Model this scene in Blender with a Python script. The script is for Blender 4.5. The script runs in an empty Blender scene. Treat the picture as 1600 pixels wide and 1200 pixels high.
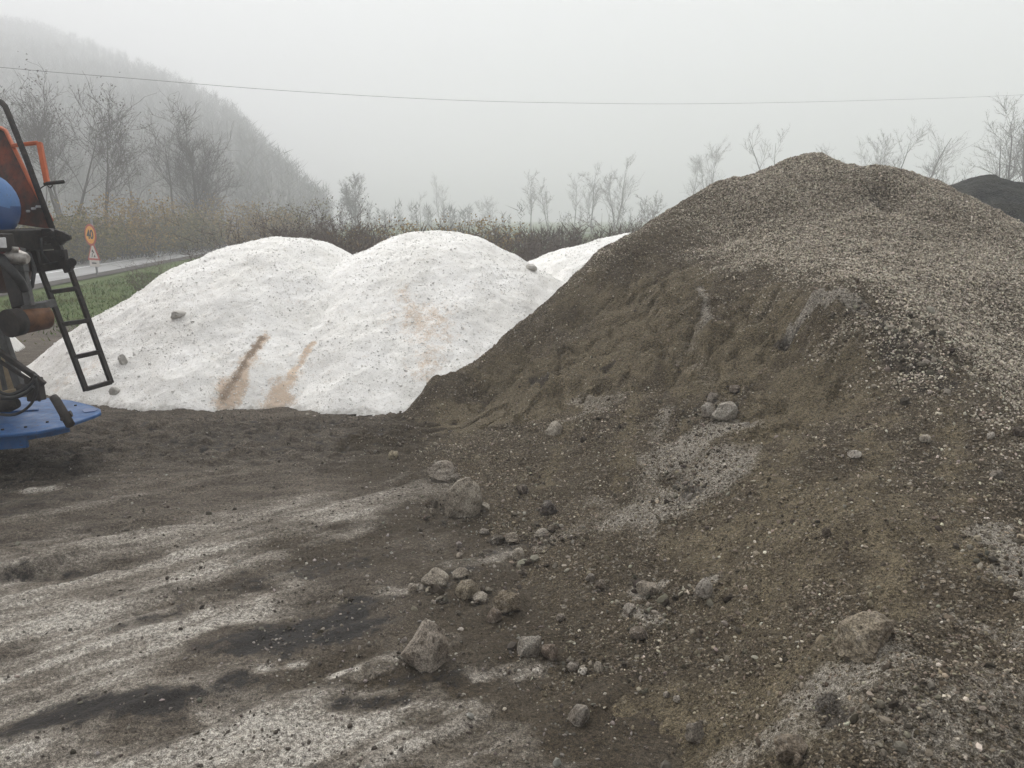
import bpy, bmesh, math, random
import numpy as np
from mathutils import Vector, Matrix, Euler

# ------------------------------------------------------------------ camera, world, sun, exposure
S = bpy.context.scene
COL = S.collection
R = math.radians
F = 1232.0                      # focal length in photo pixels (photo 1600 x 1200)
H = 1.65                        # eye height
TH = math.atan(260.0 / F)       # pitch: horizon at photo row 340
cd = bpy.data.cameras.new('camera'); cam = bpy.data.objects.new('camera', cd); COL.objects.link(cam)
cd.sensor_width = 36; cd.lens = F / 1600 * 36; cd.clip_start = .05; cd.clip_end = 2000
cam.location = (0, 0, H); cam.rotation_euler = (math.pi / 2 - TH, 0, 0)
S.camera = cam
SUN_EL, SUN_AZ = R(52), R(-35)
w = bpy.data.worlds.new('World'); S.world = w; w.use_nodes = True
wt = w.node_tree; bg = wt.nodes['Background']
sky = wt.nodes.new('ShaderNodeTexSky'); sky.sky_type = 'NISHITA'; sky.sun_disc = False
sky.sun_elevation = SUN_EL; sky.sun_rotation = SUN_AZ
sky.air_density = 1.0; sky.dust_density = 6.0; sky.ozone_density = 1.0; sky.altitude = 100
hs = wt.nodes.new('ShaderNodeHueSaturation'); hs.inputs['Saturation'].default_value = .12
wt.links.new(sky.outputs[0], hs.inputs['Color']); wt.links.new(hs.outputs[0], bg.inputs[0])
bg.inputs[1].default_value = .06
sl = bpy.data.lights.new('sun', 'SUN'); sl.energy = 1.5; sl.angle = R(75); sl.color = (1, .985, .965)
sun = bpy.data.objects.new('sun', sl); COL.objects.link(sun)
sdir = Vector((math.sin(SUN_AZ) * math.cos(SUN_EL), math.cos(SUN_AZ) * math.cos(SUN_EL), math.sin(SUN_EL)))
sun.rotation_euler = sdir.to_track_quat('Z', 'Y').to_euler(); sun.location = (0, 0, 60)
S.view_settings.view_transform = 'Standard'; S.view_settings.look = 'None'
S.view_settings.exposure = 1.45; S.view_settings.gamma = 1
cy = S.cycles
cy.max_bounces = 6; cy.diffuse_bounces = 3; cy.glossy_bounces = 2; cy.volume_bounces = 4; cy.transparent_max_bounces = 8
cy.use_adaptive_sampling = True; cy.adaptive_threshold = .015
rng = np.random.default_rng(7)
random.seed(5)

# ------------------------------------------------------------------ geometry helpers
CT, ST = math.cos(TH), math.sin(TH)
def ray(px, py):
    xc = (px - 800) / F; yc = (600 - py) / F
    return Vector((xc, CT + yc * ST, -ST + yc * CT))
def P(px, py, Y):               # point of the sight line through a photo pixel at forward distance Y
    r = ray(px, py); t = Y / r.y
    return Vector((r.x * t, Y, H + r.z * t))
def G(px, py, z=0.0):
    r = ray(px, py); t = (z - H) / r.z
    return Vector((r.x * t, r.y * t, z))

def _h(ix, iy, seed):
    n = (ix.astype(np.int64) * 374761393 + iy.astype(np.int64) * 668265263 + seed * 974634777) & 0xffffffff
    n = ((n ^ (n >> 13)) * 1274126177) & 0xffffffff
    return ((n ^ (n >> 16)) & 0xffff) / 65535.0
def pn(x, y, seed=0):           # gradient noise, about -0.7..0.7
    ix = np.floor(x); iy = np.floor(y); fx = x - ix; fy = y - iy
    u = fx * fx * fx * (fx * (fx * 6 - 15) + 10); v = fy * fy * fy * (fy * (fy * 6 - 15) + 10)
    def g(dx, dy):
        a = _h(ix + dx, iy + dy, seed) * 2 * np.pi
        return np.cos(a) * (fx - dx) + np.sin(a) * (fy - dy)
    return (g(0, 0) * (1 - u) + g(1, 0) * u) * (1 - v) + (g(0, 1) * (1 - u) + g(1, 1) * u) * v
def fbm(x, y, o=4, seed=0, gain=.5):
    s = 0; a = 1
    for k in range(o):
        s = s + a * pn(x, y, seed + k * 17); x = x * 2.03 + 5.1; y = y * 2.03 - 3.7; a *= gain
    return s
def sst(a, b, x):
    t = np.clip((x - a) / (b - a), 0, 1); return t * t * (3 - 2 * t)
def stroke(X, Y, a, b, r, soft=.6, wob=.5, seed=0):   # soft capsule patch in ground metres
    ax, ay = a[0], a[1]; dx, dy = b[0] - ax, b[1] - ay; L = dx * dx + dy * dy + 1e-9
    t = np.clip(((X - ax) * dx + (Y - ay) * dy) / L, 0, 1)
    d = np.hypot(X - ax - t * dx, Y - ay - t * dy)
    d = d + fbm(X / r * .6, Y / r * .6, 3, seed) * r * wob
    return 1 - sst(r * (1 - soft), r * (1 + soft * .3), d)

def mesh_np(name, V, Fc, smooth=True):
    V = np.asarray(V, np.float32); Fc = np.asarray(Fc, np.int32); k = Fc.shape[1]
    me = bpy.data.meshes.new(name)
    me.vertices.add(len(V)); me.vertices.foreach_set('co', V.ravel())
    me.loops.add(Fc.size); me.loops.foreach_set('vertex_index', Fc.ravel())
    me.polygons.add(len(Fc)); me.polygons.foreach_set('loop_start', np.arange(0, Fc.size, k, dtype=np.int32))
    me.polygons.foreach_set('loop_total', np.full(len(Fc), k, np.int32))
    me.update(calc_edges=True)
    me.polygons.foreach_set('use_smooth', np.full(len(Fc), smooth, bool))
    return me
def attr(me, name, arr):
    a = me.color_attributes.new(name, 'FLOAT_COLOR', 'POINT')
    arr = np.asarray(arr, np.float32)
    if arr.shape[1] == 3: arr = np.concatenate([arr, np.ones((len(arr), 1), np.float32)], 1)
    a.data.foreach_set('color', arr.ravel())
def link(name, me, mat=None, parent=None, loc=None):
    o = bpy.data.objects.new(name, me); COL.objects.link(o)
    if mat is not None and me is not None and not me.materials: me.materials.append(mat)
    if parent: o.parent = parent
    if loc is not None: o.location = loc
    return o
def tag(o, label=None, cat=None, group=None, kind=None):
    if label: o['label'] = label
    if cat: o['category'] = cat
    if group: o['group'] = group
    if kind: o['kind'] = kind
    return o
def empty(name, loc, label, cat, group=None, rz=0):
    o = bpy.data.objects.new(name, None); COL.objects.link(o); o.location = loc; o.rotation_euler = (0, 0, rz)
    o.empty_display_size = .3
    return tag(o, label, cat, group)
def copy_tree(o, parent=None):
    c = o.copy(); COL.objects.link(c)
    if parent: c.parent = parent
    for ch in o.children: copy_tree(ch, c)
    return c

class MB:                       # small mesh builder in world coordinates
    def __init__(s): s.v = []; s.f = []
    def add(s, vs, fs):
        b = len(s.v); s.v += [Vector(v) for v in vs]; s.f += [[i + b for i in f] for f in fs]; return s
    def hexa(s, p):             # 8 corners: bottom loop then top loop
        return s.add(p, [(3, 2, 1, 0), (4, 5, 6, 7), (0, 1, 5, 4), (1, 2, 6, 5), (2, 3, 7, 6), (3, 0, 4, 7)])
    def box(s, c, ax, ay, az):  # centre and three half-axis vectors
        c = Vector(c); ax = Vector(ax); ay = Vector(ay); az = Vector(az)
        return s.hexa([c - ax - ay - az, c + ax - ay - az, c + ax + ay - az, c - ax + ay - az,
                       c - ax - ay + az, c + ax - ay + az, c + ax + ay + az, c - ax + ay + az])
    def bar(s, a, b, w, h=None, up=(0, 0, 1)):
        a = Vector(a); b = Vector(b); h = h or w; d = b - a; d.normalize(); up = Vector(up)
        if abs(d.dot(up)) > .95: up = Vector((0, 1, 0))
        x = d.cross(up).normalized(); z = x.cross(d).normalized()
        return s.box((a + b) / 2, (b - a) / 2, x * w / 2, z * h / 2)
    def tube(s, pts, r, n=10, caps=True):
        pts = [Vector(p) for p in pts]; rs = r if isinstance(r, (list, tuple)) else [r] * len(pts)
        up = Vector((0.13, .21, .97)); b = len(s.v); ring = []
        prev = None
        for i, p in enumerate(pts):
            d = (pts[min(i + 1, len(pts) - 1)] - pts[max(i - 1, 0)]).normalized()
            if prev is None:
                u = up if abs(d.dot(up)) < .9 else Vector((1, 0, 0))
                x = d.cross(u).normalized()
            else:
                x = (prev - d * prev.dot(d)).normalized()
            prev = x; y = d.cross(x)
            for k in range(n):
                a = 2 * math.pi * k / n
                s.v.append(p + (x * math.cos(a) + y * math.sin(a)) * rs[i])
        for i in range(len(pts) - 1):
            for k in range(n):
                k2 = (k + 1) % n
                s.f.append([b + i * n + k, b + i * n + k2, b + (i + 1) * n + k2, b + (i + 1) * n + k])
        if caps:
            s.f.append([b + k for k in range(n)][::-1]); s.f.append([b + (len(pts) - 1) * n + k for k in range(n)])
        return s
    def prism(s, poly, off):
        off = Vector(off); n = len(poly); poly = [Vector(p) for p in poly]
        return s.add(poly + [p + off for p in poly],
                     [list(range(n))[::-1], list(range(n, 2 * n))] + [(i, (i + 1) % n, n + (i + 1) % n, n + i) for i in range(n)])
    def build(s, name, mat, parent=None, origin=(0, 0, 0), bevel=0, smooth=False, label=None):
        me = bpy.data.meshes.new(name); o3 = Vector(origin)
        me.from_pydata([v - o3 for v in s.v], [], s.f); me.update()
        bm = bmesh.new(); bm.from_mesh(me); bmesh.ops.recalc_face_normals(bm, faces=bm.faces); bm.to_mesh(me); bm.free()
        if smooth:
            for p in me.polygons: p.use_smooth = len(p.vertices) <= 4
        o = link(name, me, mat, parent)
        if not parent: o.location = origin
        if bevel:
            m = o.modifiers.new('bevel', 'BEVEL'); m.width = bevel; m.segments = 2; m.limit_method = 'ANGLE'
        if label: o['label'] = label
        return o

# ------------------------------------------------------------------ material helpers
class NT:
    def __init__(s, name):
        s.m = bpy.data.materials.new(name); s.m.use_nodes = True; s.t = s.m.node_tree; s.t.nodes.clear()
        s.out = s.t.nodes.new('ShaderNodeOutputMaterial'); s.b = s.t.nodes.new('ShaderNodeBsdfPrincipled')
        s.t.links.new(s.b.outputs[0], s.out.inputs[0])
        s.b.inputs['Specular IOR Level'].default_value = .25; s.b.inputs['Roughness'].default_value = .9
        s.co = s.t.nodes.new('ShaderNodeTexCoord').outputs['Object']
    def n(s, typ, **k):
        nd = s.t.nodes.new(typ)
        for a, b in k.items(): setattr(nd, a, b)
        return nd
    def lk(s, a, b):
        if isinstance(a, (int, float)): b.default_value = a
        elif isinstance(a, (tuple, list)): b.default_value = (*a, 1) if len(a) == 3 and b.type == 'RGBA' else a
        else: s.t.links.new(a, b)
    def map(s, sc=(1, 1, 1), rot=(0, 0, 0), src=None):
        m = s.n('ShaderNodeMapping'); m.inputs['Scale'].default_value = sc; m.inputs['Rotation'].default_value = rot
        s.lk(src or s.co, m.inputs[0]); return m.outputs[0]
    def noise(s, scale, det=4, rough=.55, vec=None, dist=0):
        x = s.n('ShaderNodeTexNoise'); x.inputs['Scale'].default_value = scale; x.inputs['Detail'].default_value = det
        x.inputs['Roughness'].default_value = rough; x.inputs['Distortion'].default_value = dist
        s.lk(vec or s.co, x.inputs['Vector']); return x.outputs[0]
    def vor(s, scale, vec=None, feature='F1', rand=1):
        x = s.n('ShaderNodeTexVoronoi', feature=feature); x.inputs['Scale'].default_value = scale
        x.inputs['Randomness'].default_value = rand
        s.lk(vec or s.co, x.inputs['Vector']); return x.outputs
    def ramp(s, x, pts, interp='LINEAR'):
        r = s.n('ShaderNodeValToRGB'); e = r.color_ramp; e.interpolation = interp
        while len(e.elements) < len(pts): e.elements.new(.5)
        for el, (p, c) in zip(e.elements, pts):
            el.position = p; el.color = (c, c, c, 1) if isinstance(c, (int, float)) else (*c, 1)
        s.lk(x, r.inputs[0]); return r.outputs[0]
    def mix(s, f, a, b, mode='MIX'):
        m = s.n('ShaderNodeMix', data_type='RGBA', blend_type=mode)
        s.lk(f, m.inputs[0]); s.lk(a, m.inputs[6]); s.lk(b, m.inputs[7]); return m.outputs[2]
    def math(s, op, a, b=0, clamp=False):
        m = s.n('ShaderNodeMath', operation=op, use_clamp=clamp); s.lk(a, m.inputs[0]); s.lk(b, m.inputs[1]); return m.outputs[0]
    def attr(s, name): 
        a = s.n('ShaderNodeAttribute', attribute_name=name); return a
    def sep(s, c):
        x = s.n('ShaderNodeSeparateColor'); s.lk(c, x.inputs[0]); return x.outputs
    def bump(s, h, strength=.5, dist=.02, prev=None):
        b = s.n('ShaderNodeBump'); b.inputs['Strength'].default_value = strength; b.inputs['Distance'].default_value = dist
        s.lk(h, b.inputs['Height'])
        if prev: s.lk(prev, b.inputs['Normal'])
        return b.outputs[0]
    def done(s, col, nor=None, rough=None, metal=None):
        s.lk(col, s.b.inputs['Base Color'])
        if nor: s.lk(nor, s.b.inputs['Normal'])
        if rough is not None: s.lk(rough, s.b.inputs['Roughness'])
        if metal is not None: s.lk(metal, s.b.inputs['Metallic'])
        return s.m

def mat_soil():
    t = NT('soil')
    a = t.attr('mask'); r, g, b = t.sep(a.outputs['Color'])[:3]; al = a.outputs['Alpha']   # salt, dark, grass, brown
    st = t.map((.8, 2.6, 1), (0, 0, R(-40)))
    n1 = t.noise(1.6, 6, .6, st); n2 = t.noise(9, 5, .65); n3 = t.noise(70, 4, .7); n4 = t.noise(260, 2, .6)
    n5 = t.noise(26, 5, .7); n6 = t.noise(5, 6, .68, t.map((.7, 2.2, 1), (0, 0, R(-33))))
    base = t.mix(t.ramp(n1, [(.38, 0), (.62, 1)]), (.056, .045, .034), (.118, .098, .077))
    base = t.mix(t.ramp(n6, [(.4, 0), (.65, 1)]), base, t.mix(.55, base, (.165, .142, .112)))
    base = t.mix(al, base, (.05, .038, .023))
    def cen(x, k): return t.math('MULTIPLY', t.math('SUBTRACT', x, .5), k)
    br = t.math('ADD', cen(n6, 1.5), t.math('ADD', cen(n5, 1.6), cen(n3, 1.8)))
    veil = t.ramp(t.math('ADD', r, t.math('ADD', cen(n6, 1.0), cen(n2, .8))), [(.12, 0), (.9, .8)])
    col = t.mix(t.math('MULTIPLY', veil, t.ramp(r, [(.02, 0), (.3, 1)])), base, (.29, .26, .22))
    sf = t.math('ADD', t.math('MULTIPLY', r, .72), br)
    sf = t.math('MULTIPLY', t.ramp(sf, [(.45, 0), (.95, .75)]), t.ramp(r, [(.05, 0), (.5, 1)]))
    saltc = t.mix(t.ramp(r, [(.8, 0), (1.2, 1)]), (.31, .284, .245), (.46, .43, .38))
    saltc = t.mix(t.ramp(n5, [(.56, 0), (.66, .6)]), saltc, (.13, .112, .09))
    col = t.mix(sf, col, saltc)
    df = t.math('ADD', t.math('MULTIPLY', g, .9), t.math('ADD', cen(n5, 2.0), cen(n3, 1.8)))
    df = t.math('MULTIPLY', t.ramp(df, [(.3, 0), (.7, 1)]), t.ramp(g, [(.02, 0), (.3, 1)]))
    col = t.mix(t.math('MULTIPLY', df, .92), col, (.009, .007, .006))
    gf = t.ramp(t.math('ADD', b, t.math('MULTIPLY', t.math('SUBTRACT', n2, .5), .9)), [(.4, 0), (.6, 1)])
    gc = t.mix(t.noise(3, 3), (.04, .095, .01), (.10, .105, .03))
    col = t.mix(gf, col, gc)
    col = t.mix(.75, col, t.mix(t.ramp(n3, [(.38, 0), (.62, 1)]), (.22, .22, .22), (.8, .8, .8)), 'OVERLAY')
    col = t.mix(.7, col, t.ramp(n4, [(.38, .15), (.64, .9)]), 'OVERLAY')
    v = t.vor(85)
    sp = t.math('MULTIPLY', t.ramp(t.sep(v[1])[0], [(.9, 0), (.92, 1)], 'CONSTANT'), t.ramp(v[0], [(.35, 1), (.5, 0)]))
    nr = t.bump(n2, .5, .03); nr = t.bump(n5, .8, .025, nr); nr = t.bump(n3, .9, .014, nr); nr = t.bump(n4, .6, .005, nr)
    return t.done(col, nr, t.math('SUBTRACT', .95, t.math('MULTIPLY', df, .35)))

def mat_gravel():
    t = NT('gravel')
    a = t.attr('mask'); r, g, b = t.sep(a.outputs['Color'])[:3]; al = a.outputs['Alpha']   # pale, sand, salt, dark
    n1 = t.noise(1.3, 5, .6); n2 = t.noise(7, 5, .65); n3 = t.noise(60, 4, .7); n4 = t.noise(240, 3, .65)
    v = t.vor(75); vc = t.sep(v[1])
    v2 = t.vor(150); vc2 = t.sep(v2[1])
    base = t.mix(t.ramp(n1, [(.35, 0), (.65, 1)]), (.072, .055, .034), (.124, .097, .063))
    base = t.mix(t.ramp(n2, [(.3, 0), (.75, 1)]), base, t.mix(.5, base, (.12, .1, .072)))
    base = t.mix(.8, base, t.ramp(vc2[0], [(0, .12), (.55, .42), (.9, .6), (1, .95)]), 'OVERLAY')
    base = t.mix(t.math('MULTIPLY', t.ramp(vc[1], [(.93, 0), (.95, 1)], 'CONSTANT'), .5), base, (.34, .31, .26))
    sand = t.mix(t.ramp(n2, [(.3, 0), (.7, 1)]), (.104, .083, .051), (.162, .132, .085))
    sand = t.mix(.7, sand, t.ramp(n3, [(.38, .22), (.62, .78)]), 'OVERLAY')
    sfac = t.ramp(t.math('ADD', g, t.math('MULTIPLY', t.math('SUBTRACT', n2, .5), 1.0)), [(.3, 0), (.7, 1)])
    col = t.mix(sfac, base, sand)
    pale = t.ramp(vc[0], [(0, (.018, .013, .008)), (.35, (.075, .06, .04)), (.7, (.17, .14, .1)), (1, (.4, .35, .27))])
    pf = t.ramp(t.math('ADD', r, t.math('MULTIPLY', t.math('SUBTRACT', n2, .5), .9)), [(.3, 0), (.7, 1)])
    col = t.mix(pf, col, pale)
    sf = t.math('ADD', b, t.math('MULTIPLY', t.math('SUBTRACT', t.math('ADD', t.math('MULTIPLY', n2, .55), t.math('MULTIPLY', n3, .7)), .62), 1.5))
    sf = t.math('MULTIPLY', t.ramp(sf, [(.35, 0), (.8, 1)]), t.ramp(b, [(.02, 0), (.25, 1)]))
    col = t.mix(sf, col, t.mix(t.ramp(n3, [(.35, 0), (.65, 1)]), (.14, .122, .098), (.38, .345, .29)))
    df = t.ramp(t.math('ADD', al, t.math('MULTIPLY', t.math('SUBTRACT', n2, .5), 1.0)), [(.35, 0), (.8, 1)])
    col = t.mix(t.math('MULTIPLY', df, .75), col, (.034, .028, .024))
    col = t.mix(.7, col, t.ramp(n4, [(.38, .15), (.64, .9)]), 'OVERLAY')
    nr = t.bump(n2, .5, .03); nr = t.bump(n3, .9, .016, nr)
    nr = t.bump(v[0], t_strength(1.0), .012, nr); nr = t.bump(n4, .5, .004, nr)
    return t.done(col, nr, .92)
def t_strength(x): return x

def mat_salt():
    t = NT('road_salt')
    a = t.attr('mask'); r, g, b = t.sep(a.outputs['Color'])[:3]   # stain, brown, dirt
    n1 = t.noise(2, 5, .6); n2 = t.noise(14, 5, .65); n3 = t.noise(90, 3, .7)
    col = t.mix(t.ramp(n1, [(.35, 0), (.65, 1)]), (.79, .775, .735), (.86, .85, .825))
    col = t.mix(t.math('MULTIPLY', t.ramp(n2, [(.45, 0), (.8, 1)]), .35), col, (.62, .6, .55))
    rf = t.ramp(t.math('ADD', r, t.math('MULTIPLY', t.math('SUBTRACT', t.math('ADD', n2, n3), 1), 1.7)), [(.25, 0), (.85, 1)])
    col = t.mix(t.math('MULTIPLY', rf, .85), col, t.mix(n2, (.45, .31, .2), (.66, .52, .39)))
    bf = t.ramp(t.math('ADD', g, t.math('MULTIPLY', t.math('SUBTRACT', t.math('ADD', n2, n3), 1), 1.0)), [(.25, 0), (.8, 1)])
    col = t.mix(bf, col, (.25, .19, .14))
    gf = t.ramp(t.math('ADD', b, t.math('MULTIPLY', t.math('SUBTRACT', n2, .5), .8)), [(.35, 0), (.8, 1)])
    col = t.mix(t.math('MULTIPLY', gf, .8), col, (.2, .185, .16))
    for sc, th, siz, c in ((26, .79, .18, (.42, .4, .37)), (52, .7, .25, (.48, .46, .43)), (15, .97, .1, (.32, .3, .27))):
        v = t.vor(sc, t.map((1, 1, 1), (0, 0, sc)))
        f = t.math('MULTIPLY', t.ramp(t.sep(v[1])[0], [(th, 0), (th + .02, 1)], 'CONSTANT'), t.ramp(v[0], [(siz, 1), (siz + .12, 0)]))
        col = t.mix(t.math('MULTIPLY', f, .8), col, c)
    nr = t.bump(n2, .45, .03); nr = t.bump(n3, .6, .012, nr)
    return t.done(col, nr, .75)

def mat_tint(name, rough=.9):
    t = NT(name); a = t.attr('tint').outputs['Color']
    n = t.noise(180, 3, .6)
    return t.done(t.mix(.4, a, t.ramp(n, [(.3, .3), (.7, .7)]), 'OVERLAY'), None, rough)

def mat_rock():
    t = NT('rock')
    oi = t.n('ShaderNodeObjectInfo')
    vec = t.n('ShaderNodeVectorMath', operation='ADD'); t.lk(t.co, vec.inputs[0])
    sc = t.n('ShaderNodeVectorMath', operation='SCALE'); sc.inputs[0].default_value = (37, 91, 53); t.lk(oi.outputs['Random'], sc.inputs['Scale'])
    t.lk(sc.outputs[0], vec.inputs[1]); v = vec.outputs[0]
    n1 = t.noise(7, 6, .65, v); n2 = t.noise(40, 5, .7, v); n3 = t.noise(170, 3, .7, v)
    c = oi.outputs['Color']
    col = t.mix(t.ramp(n1, [(.42, 0), (.58, 1)]), t.mix(.5, c, (.1, .07, .045)), c)
    col = t.mix(t.ramp(n2, [(.52, 0), (.64, .75)]), col, (.3, .265, .22))
    col = t.mix(t.ramp(n2, [(.36, .75), (.46, 0)]), col, (.05, .038, .027))
    col = t.mix(.75, col, t.ramp(n3, [(.38, .2), (.62, .85)]), 'OVERLAY')
    nr = t.bump(n1, .5, .04); nr = t.bump(n2, 1.0, .02, nr); nr = t.bump(n3, .7, .006, nr)
    return t.done(col, nr, .9)

def mat_plain(name, col, rough=.6, metal=0, col2=None, sc=12, spec=.4, bump=.0, lo=.4, hi=.65, dirt=0):
    t = NT(name); t.b.inputs['Specular IOR Level'].default_value = spec
    n = t.noise(sc, 6, .65)
    c = t.mix(t.ramp(n, [(lo, 0), (hi, 1)]), col, col2 or tuple(x * .75 for x in col))
    if dirt:
        d1 = t.noise(6, 6, .7); d2 = t.noise(45, 4, .7); d3 = t.noise(14, 5, .7, t.map((1, 1, .25)))
        c = t.mix(t.ramp(t.math('ADD', t.math('MULTIPLY', d1, .5), t.math('MULTIPLY', d3, .5)), [(.45, 0), (.62, dirt)]), c, (.13, .115, .095))
        c = t.mix(t.ramp(d2, [(.6, 0), (.66, .8)]), c, (.05, .03, .02))
        rough = t.ramp(d1, [(.35, rough), (.65, min(rough + .35, .95))])
    nr = t.bump(n, bump, .01) if bump else None
    return t.done(c, nr, rough, metal)

M = {}
M['soil'] = mat_soil(); M['gravel'] = mat_gravel(); M['salt'] = mat_salt()
M['stone'] = mat_tint('loose_stone'); M['rock'] = mat_rock()
M['blue'] = mat_plain('blue_paint', (.012, .1, .3), .4, 0, (.012, .08, .23), 9, dirt=.3)
M['bluetank'] = mat_plain('blue_tank', (.085, .2, .44), .42, 0, (.075, .18, .4), 5, dirt=.25)
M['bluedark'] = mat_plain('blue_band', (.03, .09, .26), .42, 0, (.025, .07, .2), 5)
M['orange'] = mat_plain('orange_paint', (.2, .042, .016), .65, 0, (.045, .022, .016), 5, lo=.36, hi=.54, dirt=.3)
M['orange2'] = mat_plain('bright_orange_paint', (.55, .13, .045), .5, 0, (.35, .085, .03), 14)
M['black'] = mat_plain('black_steel', (.010, .009, .009), .5, 0, (.03, .023, .019), 25, dirt=.14)
M['grime'] = mat_plain('grimy_steel', (.014, .012, .012), .6, 0, (.06, .047, .038), 40, lo=.5, hi=.75, dirt=.28)
M['rust'] = mat_plain('rusty_steel', (.16, .075, .035), .75, 0, (.07, .032, .018), 14, bump=.3)
M['rustdark'] = mat_plain('dark_rusty_steel', (.045, .02, .015), .7, 0, (.09, .045, .03), 9)
M['greysteel'] = mat_plain('grey_steel', (.09, .09, .09), .5, .3, (.05, .048, .045), 20)
M['silver'] = mat_plain('cast_metal', (.42, .4, .37), .45, .5, (.2, .18, .16), 25)
M['red'] = mat_plain('red_cap', (.2, .05, .04), .5, 0, None, 20)
M['cream'] = mat_plain('salt_stained_panel', (.36, .29, .19), .7, 0, (.16, .11, .06), 12, lo=.35, hi=.7)
M['white'] = mat_plain('white_paint', (.72, .72, .72), .5, 0, (.6, .6, .6), 30)
M['rubber'] = mat_plain('black_rubber', (.015, .015, .015), .55, 0, (.03, .03, .03), 30)
M['tyre'] = mat_plain('tyre_rubber', (.025, .023, .022), .85, 0, (.06, .05, .042), 18)
M['signyellow'] = mat_plain('sign_amber', (.83, .37, .045), .5, 0, (.75, .33, .04), 20)
M['signred'] = mat_plain('sign_red', (.45, .06, .035), .5, 0, (.4, .05, .03), 20)
M['signwhite'] = mat_plain('sign_white', (.66, .6, .56), .5, 0, (.55, .5, .46), 20)
M['signblack'] = mat_plain('sign_black', (.02, .018, .016), .5)
M['galv'] = mat_plain('galvanised_post', (.3, .3, .3), .5, .3)
M['bark'] = mat_plain('bark', (.055, .045, .038), .9, 0, (.085, .07, .06), 9)
M['twig'] = mat_plain('twig', (.06, .047, .04), .9, 0, (.09, .07, .058), 4)
M['redtwig'] = mat_plain('red_brown_twig', (.085, .055, .045), .9, 0, (.13, .095, .07), 3)
M['cable'] = mat_plain('cable', (.03, .03, .03), .6)
M['asphalt'] = None
M['saltlump'] = mat_plain('grey_salt_lump', (.52, .5, .46), .9, 0, (.36, .34, .31), 30, bump=.6)
def mat_leaf(name, a, b, c):
    t = NT(name); v = t.attr('tint').outputs['Color']; return t.done(v, None, .8)
M['leaf'] = mat_leaf('leaf', 0, 0, 0)
def mat_asphalt():
    t = NT('asphalt'); n = t.noise(.8, 5, .6, t.map((2.5, .3, 1))); n2 = t.noise(60, 3, .6)
    c = t.mix(t.ramp(n, [(.35, 0), (.65, 1)]), (.2, .2, .2), (.28, .28, .275))
    c = t.mix(.4, c, t.ramp(n2, [(.3, .3), (.7, .7)]), 'OVERLAY'); return t.done(c, t.bump(n2, .3, .005), .5)
M['asphalt'] = mat_asphalt()
def mat_hill():
    t = NT('hill_soil'); n = t.noise(.25, 6, .65)
    return t.done(t.mix(t.ramp(n, [(.35, 0), (.65, 1)]), (.045, .039, .033), (.06, .052, .043)), None, .95)
M['hill'] = mat_hill()
def mat_coal():
    t = NT('dark_chippings'); n = t.noise(6, 5, .65); v = t.vor(40); n3 = t.noise(2, 4)
    c = t.mix(t.ramp(n3, [(.4, 0), (.62, 1)]), (.016, .018, .017), (.035, .035, .028))
    c = t.mix(t.ramp(t.sep(v[1])[0], [(.6, 0), (1, .6)]), c, (.08, .08, .072))
    return t.done(c, t.bump(v[0], .9, .03, t.bump(n, .6, .05)), .85)
M['coal'] = mat_coal()

# ------------------------------------------------------------------ height fields
def salt_field(pk, rx_l, rx_r, ry, hgt, a, seed):
    cx, cyy = pk
    def f(X, Y):
        dx = X - cx; dy = Y - cyy
        nx = np.where(dx < 0, dx / rx_l, dx / rx_r); ny = dy / ry
        r = np.sqrt(nx * nx + ny * ny) + .05 * fbm(X * .9, Y * .9, 2, seed)
        z = hgt * (1 + (a - np.sqrt(r * r + a * a)) / (np.sqrt(1 + a * a) - a))
        an = np.arctan2(dy, dx)
        return z + (.045 * fbm(X * 2.2, Y * 2.2, 4, seed + 3) + .05 * np.abs(fbm(an * 3.2, r * 1.3, 3, seed + 8)) * sst(.2, .7, r)) * sst(0, .3, z + .1)
    return f
pk1 = P(440, 369, 9.3); pk2 = P(675, 362, 9.2); pk3 = P(1010, 364, 10.9)
salt1 = salt_field((pk1.x, pk1.y), 2.85, 2.6, 2.6, pk1.z, .4, 3)
salt2 = salt_field((pk2.x, pk2.y), 2.75, 2.75, 2.65, pk2.z, .4, 11)
salt3 = salt_field((pk3.x, pk3.y), 3.6, 3.0, 2.9, pk3.z, .4, 23)

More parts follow.
